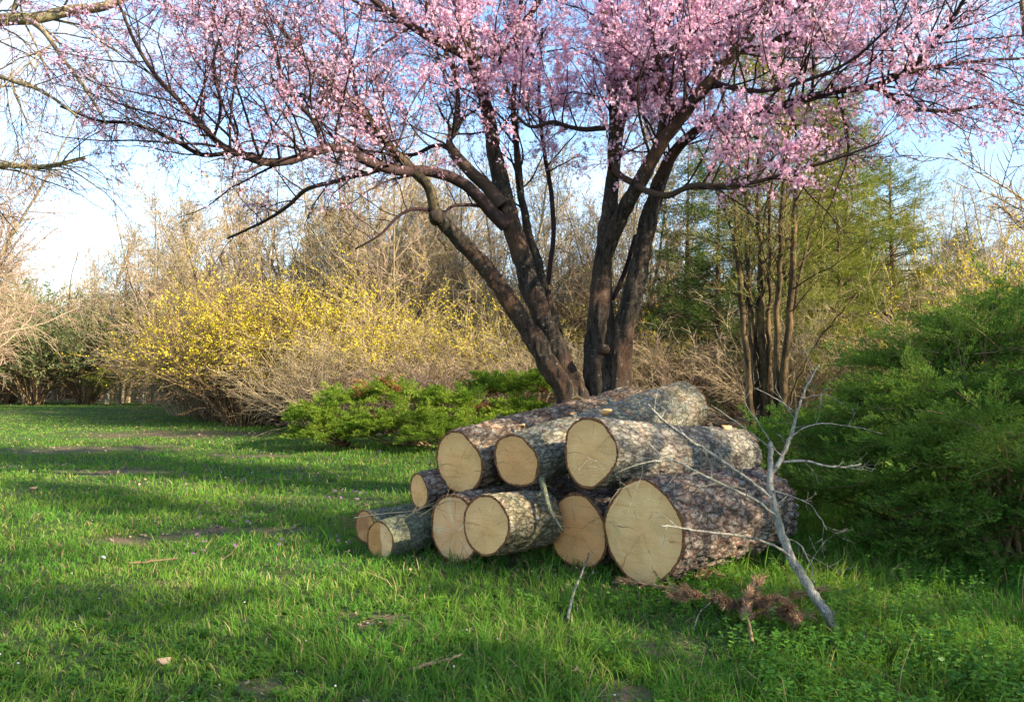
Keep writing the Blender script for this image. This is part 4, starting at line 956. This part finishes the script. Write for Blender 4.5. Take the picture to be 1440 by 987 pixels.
# conifers
cg = 'tall yellowish conifers right of the plum'
c1 = conifer('conifer', 'x', cg, 131, 11, M['stem_bark'], M['pine'], .27, .12, .016, .10)
c2 = conifer('conifer', 'x', cg, 132, 10, M['stem_bark'], M['pine_dark'], .27, .12, .016, .08)
scatter([c1, c2], [(1105, 19, 1.05, 1.15), (965, 22, .9, .75), (1190, 24, .9, .9), (1010, 17.5, .75, .62), (1260, 20, .8, .62), (1345, 27, .8, .62), (1180, 16, .55, .45), (1150, 25, .95, 1.05)],
        ['tallest yellow green conifer rising straight behind the many stemmed tree', 'dark conifer showing between the right plum trunk and the many stemmed tree',
         'yellowish conifer behind the right side of the plum crown', 'smaller yellow conifer left of the sheaf of stems', 'dark conifer above the left part of the big juniper',
         'far yellow conifer at the right with open sky above it', 'small dark conifer low down right of the sheaf of stems', 'dark tall conifer behind the right half of the sheaf of stems'], cg)
cg2 = 'conifers in the wood on the left'
c3 = conifer('conifer', 'x', cg2, 133, 9, M['tan_bark'], M['pine'], .24, .14, .022, .10, .8)
scatter([c3], [(435, 33, .9, .93), (508, 31, .9, .85), (168, 38, .75, .5), (540, 36, .9, .8)],
        ['blurred green conifer above the largest forsythia', 'green conifer left of the mossy plum limb, second from the left', 'small yellow green conifer at the far end of the lawn on the left', 'pale conifer seen under the left plum branches'], cg2)
# olive green shrubs at the far left
og = 'fresh green tall shrubs at the far left edge of the lawn'
o1 = bush('tall_shrub', 'x', 'shrub', og, 141, 5.0, 40, M['brown_twig'], .75, M['olive_leaf'], 13000, (.13, .06), .12, 'leaves', .03)
scatter([o1], [(48, 39, 1.1, .95), (120, 40, 1.0, .9), (10, 42, 1.1, .95), (-60, 38, 1.1, 1.0)],
        ['tall grey green shrub with fanned dark stems at the far left of the lawn', 'grey green shrub just left of the small yellow green conifer', 'grey green shrub cut by the left edge of the picture', 'green shrub just outside the left edge'], og)
# weeping pale tree at the far left
b4 = bare_tree('weeping_tree', 'tall bare tree with hanging pinkish tan twigs at the left edge', None, 151, 10.0, 3, M['tan_bark'], M['rose_twig'], .34, tr=.10, droop=.10, low=.12, fine=2)
put(b4, -25, 27, .4, (1.15, .98))
x = (-110-CX)/FPX*22
copy_tree(b4, (x, 22, 0), 2.1, (.9, 1.05), 'bare weeping tree standing just outside the left edge')
# distant wood, reads as one mass
g = np.random.default_rng(8); n = 90000
pxs = g.uniform(-500, 2000, n); Yd = g.uniform(60, 72, n); Xd = (pxs-CX)/FPX*Yd
hh = 3.2+4.5*vnoise(Xd*.15, Xd*0+3, seed=71)+2*vnoise(Xd*.6, Xd*0, seed=72); Zd = g.random(n)**1.3*hh
b = Buf(); dd = g.normal(0, .45, (n, 3)); dd[:, 2] += 1; b.leaves(np.stack([Xd, Yd, Zd], -1), dd, g.normal(0, 1, (n, 3)), g.uniform(.5, 1.6, n), g.uniform(.05, .13, n))
setp(b.build('distant_wood', M['tan_twig'], smooth=False), 'hazy brown wood closing the view beyond the clearing', 'wood', kind='stuff')

# ------------------------------------------------------------------ bough of a tree outside the left edge
def left_tree():
    rnd = random.Random(21); Y0 = 7.0
    org = np.array([W(-330, 700, Y0)[0], Y0, 0]); root = thing('bare_tree', org, 'bare tree outside the left edge, its pale bough hanging into the top left corner', 'tree')
    tb, lb, tw = Buf(), Buf(), Buf(); tips = []
    def tr(L, k, b, sides=8):
        P = [W(a, c, Y0+d) for a, c, d, r in L]; R_ = [RP(r, Y0) for *_, r in L]
        Q, rr = spline(P, R_, k); b.tube(list(Q), list(rr), sides); return Q, rr
    P = [np.array([org[0], Y0, -.05]), org+np.array([.05, .1, 1.5]), org+np.array([.1, 0, 3.2]), org+np.array([-.1, .1, 5.2]), org+np.array([-.2, .1, 7.5])]
    Q, rr = spline(P, [.26, .2, .17, .12, .05], 30); tb.tube(list(Q), list(rr), 12)
    b1_ = tr([(-322, 250, 0, 18), (-200, 120, 0, 14), (-80, 45, 0, 11), (0, 29, 0, 9), (50, 26, 0, 8.5), (100, 15, .1, 8), (150, 8, .1, 6.5), (210, -20, .2, 5)], 40, lb)
    b2_ = tr([(40, 27, 0, 5), (62, 45, -.2, 3.6), (90, 85, -.3, 2.8), (120, 125, -.4, 2.2), (150, 175, -.4, 1.5)], 20, lb, 5)
    b3_ = tr([(-322, 350, 0, 14), (-200, 290, .3, 9), (-60, 240, .6, 6), (0, 232, .8, 5), (60, 235, .9, 4.4), (120, 222, 1, 3)], 36, lb)
    b4_ = tr([(-322, 300, 0, 10), (-150, 190, -.3, 6), (-40, 110, -.4, 3.6), (30, 118, -.5, 3), (70, 135, -.5, 2.4), (110, 165, -.5, 1.6)], 30, lb, 6)
    spec = [dict(k=8, wob=.12, up=-.06, n=(5, 8), ang=40, lr=.5, start=.15, sides=3, taper=.3, minr=.0028), dict(k=6, wob=.14, up=-.10, n=(3, 5), ang=36, lr=.55, start=.2, sides=3, taper=.4),
            dict(k=4, wob=.1, up=-.08, sides=3, taper=.5)]
    for (Q, rr), n in ((b1_, 16), (b2_, 7), (b3_, 16), (b4_, 12)):
        for c in range(n):
            i = rnd.randint(int(len(Q)*.25), len(Q)-2)
            d = rot_off(nrm(Q[i+1]-Q[i]), math.radians(rnd.gauss(50, 15)), rnd)
            grow([lb, tw, tw], tips, Q[i], d, rnd.uniform(.5, 1.1), min(rr[i]*.4, .012), 0, spec, rnd)
    tb.build('trunk', M['pale_bark'], root, org); lb.build('limbs', M['tan_bark'], root, org); tw.build('twigs', M['brown_twig'], root, org)
left_tree()
# trees to the right of the frame: they fringe the right edge and throw the broken shade over pile and lawn
sg_ = 'trees outside the right edge'
s1 = bare_tree('bare_tree', 'bare tree at the right edge with thin dark twigs across the blue sky', sg_, 161, 8.5, 3, M['tan_bark'], M['brown_twig'], .32, tr=.10)
s1.location = (6.9, 9.0, 0)
copy_tree(s1, (10.5, 4.3, 0), 1.2, (1.1, 1.1), 'bare tree off to the right of the clearing')
c4 = conifer('conifer', 'dense conifer beyond the right edge that shades the lawn', sg_, 134, 8.5, M['stem_bark'], M['pine_dark'], .27, .12, .02, .04, .8)
c4.location = (8.6, 1.9, 0)
copy_tree(c4, (8.8, -1.6, 0), 1.0, (.8, .85), 'conifer near the camera beyond the right edge')
copy_tree(c4, (17.5, 8.0, 0), 2.0, (1.0, .95), 'conifer far to the right behind the juniper')
copy_tree(s1, (7.6, 2.6, 0), 2.9, (.9, .8), 'slim bare tree just outside the right edge')
copy_tree(s1, (12.5, 4.2, 0), 4.1, (1.1, 1.0), 'bare tree in the second row beyond the right edge')
copy_tree(s1, (8.6, -.4, 0), 5.1, (1.1, .95), 'bare tree beside the camera on the right')

# ------------------------------------------------------------------ dead branch leaning on the pile
def gpt(px, py, dz=0):
    Y = CAMH*FPX/(py-532.)
    p = W(px, py, Y); p[2] = float(gz(p[0], p[1]))+dz; return p
def leaning_branch():
    rnd = random.Random(31)
    base = gpt(1172, 884); Yb = base[1]
    root = thing('dead_branch', base, 'pale grey dead branch with bare side twigs leaning upright against the big log', 'branch')
    b = Buf(); tw = b
    def tr(L, k, bb, sides=7):
        P = [W(a, c, Yb+d) for a, c, d, r in L]; R_ = [RP(r*.8, Yb) for *_, r in L]
        Q, rr = spline(P, R_, k); Q = Q+np.array([[rnd.gauss(0, .002) for _ in range(3)] for _ in Q]); rr = rr*np.array([rnd.uniform(.9, 1.12) for _ in rr]); bb.tube(list(Q), list(rr), sides); return Q, rr
    m = tr([(1176, 890, 0, 9), (1165, 868, 0, 8.5), (1146, 838, .02, 8), (1125, 805, .06, 7.8), (1110, 778, .1, 7.8), (1098, 745, .15, 7.2), (1087, 705, .2, 6.5), (1083, 670, .25, 6), (1084, 640, .28, 4.5), (1083, 622, .3, 4)], 46, b, 10)
    m2 = tr([(1084, 668, .25, 5), (1098, 645, .3, 4.6), (1110, 620, .33, 3.6), (1116, 600, .36, 3.2), (1124, 570, .4, 2.4), (1136, 540, .45, 1.9), (1152, 512, .5, 1)], 30, b)
    c1_ = tr([(1112, 782, .1, 2.8), (1090, 768, .02, 2.4), (1060, 757, -.08, 2.2), (1020, 750, -.2, 2), (980, 746, -.3, 1.8), (950, 741, -.36, 1.6), (928, 740, -.4, 1.3)], 24, b)
    c2_ = tr([(1090, 725, .15, 2.8), (1070, 708, .1, 2.6), (1040, 692, 0, 2.4), (1010, 678, -.05, 2.2), (980, 664, -.05, 1.9), (955, 650, -.05, 1.7), (930, 648, -.05, 1.3), (900, 652, -.08, .9), (860, 668, -.1, .7)], 30, b)
    c3_ = tr([(1084, 700, .2, 3), (1060, 680, .25, 3), (1035, 662, .28, 3), (1005, 640, .3, 3), (975, 622, .3, 3), (950, 604, .32, 2.8), (930, 588, .35, 2.4), (910, 568, .4, 2)], 30, b)
    c4_ = tr([(955, 650, -.05, 1.3), (930, 640, 0, 1), (905, 615, .05, .9), (885, 590, .1, .6)], 12, tw, 4)
    c5_ = tr([(1100, 650, .3, 2.4), (1130, 648, .3, 2.4), (1160, 655, .3, 2.2), (1185, 657, .3, 1.8), (1210, 652, .3, 1.3)], 16, b)
    c6_ = tr([(1088, 690, .2, 1.8), (1120, 700, .15, 1.2), (1145, 715, .1, 1), (1162, 745, .05, .7)], 14, tw, 4)
    c7_ = tr([(1100, 755, .15, 1.8), (1125, 765, .1, 1.3), (1140, 795, .05, 1), (1145, 820, .02, .7)], 14, tw, 4)
    c8_ = tr([(1098, 640, .3, 1.6), (1060, 612, .3, 1.2), (1030, 590, .3, 1), (1000, 570, .3, .7)], 14, tw, 4)
    c9_ = tr([(1112, 612, .3, 1.6), (1150, 596, .3, 1.2), (1200, 600, .3, .9), (1240, 610, .3, .6)], 14, tw, 4)
    c10 = tr([(1120, 582, .4, 1.2), (1090, 560, .4, 1), (1060, 545, .4, .6)], 10, tw, 4)
    c11 = tr([(1128, 560, .4, 1), (1160, 555, .4, .8), (1190, 570, .4, .5)], 10, tw, 4)
    c12 = tr([(1092, 635, .3, 1.4), (1070, 600, .35, 1), (1050, 570, .4, .8), (1045, 550, .4, .5)], 10, tw, 4)
    tips = []
    spec = [dict(k=5, wob=.12, up=0, n=(2, 4), ang=38, lr=.5, start=.3, sides=3, taper=.4, minr=.0015), dict(k=4, wob=.12, sides=3, taper=.5)]
    for (Q, rr), n in ((m, 4), (m2, 9), (c1_, 3), (c2_, 12), (c3_, 16), (c5_, 4), (c6_, 5), (c7_, 2), (c8_, 5), (c9_, 2), (c12, 4)):
        for c in range(n):
            i = rnd.randint(int(len(Q)*.2), len(Q)-2); d = rot_off(nrm(Q[i+1]-Q[i]), math.radians(rnd.gauss(50, 12)), rnd)
            grow([tw, tw], tips, Q[i], d, rnd.uniform(.08, .26), min(rr[i]*.45, .003), 0, spec, rnd)
    for c in range(12):   # broken stubs
        i = rnd.randint(3, 42); Q, rr = m; d = rot_off(nrm(Q[i+1]-Q[i]), 1.2, rnd); b.tube([Q[i], Q[i]+d*rnd.uniform(.02, .045)], [rr[i]*.3, rr[i]*.2], 5)
    b.build('stem', M['grey_branch'], root, base)
leaning_branch()

def brown_spruce_branch():
    rnd = random.Random(33); g = np.random.default_rng(33)
    base = gpt(1055, 872); root = thing('spruce_branch', base, 'dead rust brown spruce branch with clumped needles lying in front of the thickest log', 'branch')
    st, nd = Buf(), Buf()
    runs = [([(1058, 905), (1054, 880), (1050, 860), (1052, 835), (1062, 812)], .06, .10), ([(1052, 850), (1020, 842), (985, 833), (950, 825), (912, 818), (870, 812)], .03, .05),
            ([(1050, 860), (1075, 858), (1105, 862), (1140, 862)], .03, .05), ([(1060, 840), (1090, 832), (1125, 830), (1160, 822)], .03, .05),
            ([(1050, 855), (1035, 848), (1018, 850)], .04, .06), ([(1052, 838), (1064, 825), (1072, 808)], .06, .10), ([(1045, 862), (1060, 850), (1085, 855)], .05, .08), ([(1020, 805), (1000, 800), (985, 805)], .02, .03)]
    for q in range(9):
        x0, y0 = rnd.choice([(1050, 858), (1052, 845), (1075, 858), (1030, 848), (1105, 862), (985, 833)]); a = rnd.uniform(0, 6.28)
        runs.append(([(x0, y0), (x0+22*math.cos(a), y0+9*math.sin(a)), (x0+rnd.uniform(35, 50)*math.cos(a), y0+14*math.sin(a))], .04, rnd.uniform(.03, .14)))
    for pts, z0, z1 in runs:
        n = len(pts); z0 += .03; z1 += .05; P = [gpt(a, c+z*230, z) for (a, c), z in zip(pts, np.linspace(z0, z1, n))]
        Q, rr = spline(P, np.linspace(.009, .004, n), 26); st.tube(list(Q), list(rr), 5)
        m = int(np.linalg.norm(np.diff(Q, axis=0), axis=1).sum()*2200)
        u = g.uniform(1.2 if pts[0] != (1058, 905) else 9, 24.99, m); i = u.astype(int); f = (u-i)[:, None]
        p = Q[i]*(1-f)+Q[i+1]*f; t = Q[i+1]-Q[i]; t /= np.linalg.norm(t, axis=1, keepdims=True)+1e-9
        kk = g.random(m) < .15+1.3*np.clip(vnoise(u*.55+z0*99, u*0+len(pts), seed=8)-.25, 0, 1); p, t, u = p[kk], t[kk], u[kk]; m = len(p)
        d = g.normal(0, 1, (m, 3)); d -= t*(d*t).sum(1, keepdims=True)*.9; d[:, 2] -= .25; d /= np.linalg.norm(d, axis=1, keepdims=True)
        clump = .6+.9*vnoise(u*.6+z0*99, u*0, seed=3)
        nd.leaves(p, d+t*1.3, g.normal(0, 1, (m, 3)), g.uniform(.030, .055, m)*clump, .0042)
    st.build('twig', M['brown_twig'], root, base); nd.build('needles', M['needle_brown'], root, base, smooth=False)
brown_spruce_branch()

def stick(name, label, cat, pts, r, mat, zs, sides=7, twigs=0, seed=1, group=None):
    rnd = random.Random(seed)
    P = []
    for (px, py), z in zip(pts, zs):
        P.append(gpt(px, py, z))
    base = P[0].copy(); base[2] = float(gz(base[0], base[1])); root = thing(name, base, label, cat, group)
    Q, rr = spline(P, np.linspace(r, r*.55, len(P)), 22); Q = Q+np.array([[rnd.gauss(0, r*.25) for _ in range(3)] for _ in Q])
    b = Buf(); b.tube(list(Q), list(rr), sides)
    b.build('stem', mat, root, base)
    if twigs:
        t = Buf()
        for _ in range(twigs):
            i = rnd.randint(4, 19); d = rot_off(nrm(Q[i+1]-Q[i]), .8, rnd); d[2] = abs(d[2])*.6; t.tube(limb(Q[i], d, rnd.uniform(.08, .2), 6, .12, 0, rnd), list(np.linspace(r*.5, r*.2, 6)), 4)
        t.build('twig', mat, root, base)
stick('stick', 'thin pale stick standing slanted in the grass before the orange faced log', 'stick', [(798, 876), (806, 850), (822, 815), (832, 790)], .008, M['grey_branch'], [.03, .07, .10, .12])
stick('stick', 'short broken stick with a light chipped end on the foreground grass', 'stick', [(572, 946), (600, 941), (625, 936), (650, 930)], .010, M['tan_bark'], [.02, .03, .035, .045], twigs=2)
stick('stick', 'thin brown stick lying on the lawn left of the log pile', 'stick', [(182, 797), (215, 796), (250, 792)], .009, M['brown_twig'], [.03, .04, .045], twigs=1, seed=4)
stick('stick', 'small forked twig in the lawn below the bare soil patch', 'stick', [(310, 790), (325, 782), (338, 768)], .006, M['brown_twig'], [.02, .035, .06], twigs=2, seed=5)
stick('stick', 'thin grey twig bent in the grass in front of the brown spruce branch', 'stick', [(975, 886), (985, 868), (1010, 848)], .004, M['grey_branch'], [.02, .05, .06], seed=6)
# green lichen twig hanging out of the gap between the logs
def gap_twig():
    P = [W(762, 672, 5.25), W(768, 700, 5.15), W(776, 722, 5.1), W(792, 748, 5.05)]
    root = thing('mossy_branch', P[0], 'mossy green broken branch hanging from the dark gap in the middle of the pile', 'branch')
    Q, rr = spline(P, [.022, .018, .014, .006], 20); b = Buf(); b.tube(list(Q), list(rr), 7); b.build('stem', bk_green, root, P[0])
    b = Buf(); rnd = random.Random(2)
    for _ in range(7):
        i = rnd.randint(2, 17); b.tube(limb(Q[i], rot_off(nrm(Q[i+1]-Q[i]), 1.0, rnd), .07, 4, .1, 0, rnd), [.003, .003, .002, .0015], 4)
    b.build('twig', M['olive_twig'], root, P[0])
gap_twig()
# thin dry brush lying against the left small logs
def brush():
    rnd = random.Random(12); base = gpt(520, 735); root = thing('dry_twigs', base, 'small heap of thin dry twigs on top of the two leftmost logs', 'twigs')
    b = Buf()
    for (pts, r) in (([(498, 728, 6.0), (540, 722, 5.9), (580, 718, 5.8), (612, 706, 5.7)], .004), ([(590, 726, 5.5), (612, 712, 5.5), (632, 704, 5.4), (650, 706, 5.3)], .004),
                     ([(506, 712, 6.1), (545, 706, 6.1), (590, 712, 6.0)], .003), ([(560, 735, 5.6), (590, 716, 5.6), (620, 708, 5.5)], .003)):
        Q, rr = spline([W(*p) for p in pts], np.linspace(r, r*.5, len(pts)), 16); b.tube(list(Q), list(rr), 4)
        for _ in range(4):
            i = rnd.randint(3, 13); b.tube(limb(Q[i], rot_off(nrm(Q[i+1]-Q[i]), .7, rnd), .12, 5, .12, 0, rnd), np.linspace(.002, .001, 5), 3)
    b.build('stem', M['tan_twig'], root, base)
brush()
def dry_tuft():
    g = np.random.default_rng(4); base = gpt(535, 722); base[1] = 6.9; base[0] = W(535, 700, 6.9)[0]; base[2] = 0
    root = thing('dry_grass_tuft', base, 'straw yellow tuft of long arching grass behind the small left logs', 'grass tuft')
    b = Buf(); rnd = random.Random(4)
    for _ in range(170):
        a = rnd.uniform(0, 6.28); d = np.array([math.cos(a), math.sin(a)*.7, rnd.uniform(.25, .9)]); p = base+np.array([rnd.gauss(0, .12), rnd.gauss(0, .08), 0])
        L = rnd.uniform(.2, .42); b.tube(limb(p, d, L, 7, .04, -.13, rnd), np.linspace(.0028, .001, 7), 3)
    b.build('blades', M['dry'], root, base)
dry_tuft()
def wood_chip(label, px, py, Y, s, tilt=.4, seed=0):
    rnd = random.Random(seed); c = W(px, py, Y); b = Buf(); n = 12
    a = np.arange(n)/n*2*math.pi; rr = s*(1+.25*np.array([rnd.gauss(0, .5) for _ in a]))
    top = np.stack([rr*np.cos(a), rr*.55*np.sin(a), rr*.2*np.cos(a*2)], -1); bot = top*.9; bot[:, 2] -= .012
    b.add(np.concatenate([top, bot]), np.array([[i, (i+1) % n, n+(i+1) % n, n+i] for i in range(n)]))
    b.F.setdefault(n, []).append(np.arange(n)[None, ::-1].copy()); b.F[n].append((np.arange(n)+n)[None, :])
    o = b.build('wood_chip', WM, smooth=False); o.location = [float(v) for v in c]; o.rotation_euler = (tilt, .1, rnd.uniform(0, 3)); setp(o, label, 'wood chip', 'wood chips lying on the logs')
WM = woodmat('wood_chip', (.70, .50, .26), (.5, .34, .16), .2, seed=3)
wood_chip('oval pale wood chip on the long brown log', 734, 597, 5.95, .035, .5, 1)
wood_chip('thin long wood chip lying on the lichen covered log', 815, 560, 6.45, .10, .25, 2)
wood_chip('yellow wood chip on top of the pale grey log', 851, 578, 5.6, .045, .9, 3)
wood_chip('pale chip near the far end of the pale grey log', 1022, 600, 6.25, .05, .7, 4)
wood_chip('small chip on the lichen covered log near its cut face', 770, 616, 5.45, .022, .6, 5)
def leaf_litter(label, px, py, s, seed, mat):
    g = np.random.default_rng(seed); p = gpt(px, py, .04); nx = 7
    u = np.linspace(-1, 1, nx); A, B_ = np.meshgrid(u, u); wd = np.sqrt(np.clip(1-A**2, .03, 1))*.6
    V = np.stack([A*s, B_*wd*s, s*(.35*A**2+.3*B_**2*np.sign(g.normal()))+g.normal(0, s*.05, A.shape)], -1).reshape(-1, 3)
    i, j = np.meshgrid(np.arange(nx-1), np.arange(nx-1)); i = i.ravel(); j = j.ravel()
    me = make_mesh('fallen_leaf', V, [np.stack([j*nx+i, j*nx+i+1, (j+1)*nx+i+1, (j+1)*nx+i], -1)], [mat]); o = link('fallen_leaf', me)
    sol = o.modifiers.new('thickness', 'SOLIDIFY'); sol.thickness = .001
    o.location = [float(v) for v in p]; o.rotation_euler = (.5, .2, seed); setp(o, label, 'leaf', 'fallen leaves on the lawn')
leaf_litter('curled pale tan leaf low in the foreground grass at the left', 228, 943, .032, 1, M['litter'])
leaf_litter('small pinkish leaf on the grass at the left above the thin stick', 144, 792, .028, 2, M['petal'])
leaf_litter('brown leaf on the sunlit lawn at far left', 46, 697, .05, 3, M['litter'])
leaf_litter('tan leaf half hidden in weeds near the bottom right of centre', 808, 950, .02, 4, M['litter'])

# ------------------------------------------------------------------ leafy weeds, fallen petals, litter
def weeds(name, seed, n0, pxr, prk, hr, label):
    g = np.random.default_rng(seed)
    Y = np.exp(g.uniform(math.log(2.5), math.log(8.5), n0)); px = g.uniform(*pxr, n0); X = (px-CX)/FPX*Y
    pr = np.interp(px, *prk)*np.clip((vnoise(X*2.5, Y*2.5, seed=92)-.25)*2.4, 0, 1)
    k = (g.random(n0) < pr); 
    # keep the logs clear
    k &= ~((Y > 4.7) & (X < .9+(Y-4.9)*1.1))
    X, Y = X[k], Y[k]; n = len(X); H = g.uniform(*hr, n)*np.interp(X, [0, 1.2, 2.5], [.55, .9, 1.15])
    b, st = Buf(), Buf(); Z0 = gz(X, Y)
    lx, ly = g.normal(0, .25, n), g.normal(0, .25, n)
    nl = 7
    for lev in range(nl):
        f = (lev+1)/nl
        P = np.stack([X+lx*H*f, Y+ly*H*f, Z0+H*f], -1)
        a0 = g.uniform(0, 6.28, n)
        for s in range(3 if lev == nl-1 else 2):
            a = a0+s*math.pi*(.67 if lev == nl-1 else 1)+g.normal(0, .2, n)
            D = np.stack([np.cos(a), np.sin(a), g.uniform(-.1, .5, n)], -1); L = g.uniform(.016, .034, n)*(1.15-.45*abs(f-.5))
            b.leaves(P, D, np.array([0, 0, 1.])+g.normal(0, .25, (n, 3)), L, L*.62, droop=.12)
    for i in range(n):
        p0 = np.array([X[i], Y[i], Z0[i]]); p1 = p0+np.array([lx[i]*H[i], ly[i]*H[i], H[i]]); st.tube([p0, p1], [.0014, .001], 3)
    st.flush(); b.V += st.V; 
    for kk, fl in st.F.items(): b.F.setdefault(kk, []).extend([f+b.n for f in fl])
    b.n += st.n
    setp(b.build(name, M['weed'], smooth=False), label, 'ground cover', kind='stuff')
weeds('leafy_weeds', 91, 7500, (560, 1650), ([560, 800, 1000, 1150], [.03, .16, .6, 1]), (.05, .17), 'lush broad leaved weeds under and before the big juniper at lower right')
weeds('clover', 93, 5200, (-200, 1000), ([-200, 600, 1000], [.35, .45, .5]), (.03, .075), 'low clover and small leaved weeds in patches of the foreground lawn')
def strewn(name, label, cat, mat, n, y0, y1, s0, s1, seed, z=(.02, .06), pxr=(-150, 1600), filt=None, sc=True):
    g = np.random.default_rng(seed); Y = np.exp(g.uniform(math.log(y0), math.log(y1), n)); X = (g.uniform(*pxr, n)-CX)/FPX*Y
    if filt is not None: k = filt(X, Y, g); X, Y = X[k], Y[k]; n = len(X)
    P = np.stack([X, Y, gz(X, Y)+g.uniform(*z, n)], -1); D = g.normal(0, 1, (n, 3)); D[:, 2] *= .4
    L = g.uniform(s0, s1, n)*(np.maximum(Y/4, 1)**.5 if sc else 1)
    b = Buf(); b.leaves(P, D, np.array([0, 0, 1.])+g.normal(0, .5, (n, 3)), L, L*.75); setp(b.build(name, mat, smooth=False), label, cat, kind='stuff')
strewn('fallen_petals', 'tiny pale petals scattered over the grass', 'petals', M['petal'], 420, 2.4, 14, .007, .014, 1)
lit = lambda X, Y, g: g.random(len(X)) < np.clip(soil(X, Y)*.9+.08*(Y > 9), 0, 1)
strewn('leaf_litter', 'brown leaf litter on the bare patches of the lawn', 'leaf litter', M['litter'], 9000, 3, 30, .015, .034, 2, (0, .02), (-150, 700), lit)
wl = lambda X, Y, g: wood_floor(X, Y) > .2
strewn('wood_floor_litter', 'dead leaves covering the floor of the wood', 'leaf litter', M['litter'], 26000, 12, 48, .05, .10, 3, (0, .06), (-200, 1700), wl)
strewn('bark_chips', 'bark flakes and sawdust in the grass in front of the log pile', 'bark chips', M['chip'], 900, 4.3, 6.6, .012, .034, 6, (.01, .05), (440, 1000), lambda X, Y, g: g.random(len(X)) < np.exp(-((Y-(5.35-.45*X))/.30)**2), False)
strewn('dead_nettle', 'small purple flowering dead nettles in the lawn left of the pile', 'wild flowers', M['purple'], 900, 5.5, 13, .02, .035, 4, (.03, .11), (250, 620),
       lambda X, Y, g: vnoise(X*2.5, Y*2.5, seed=95) > .68)
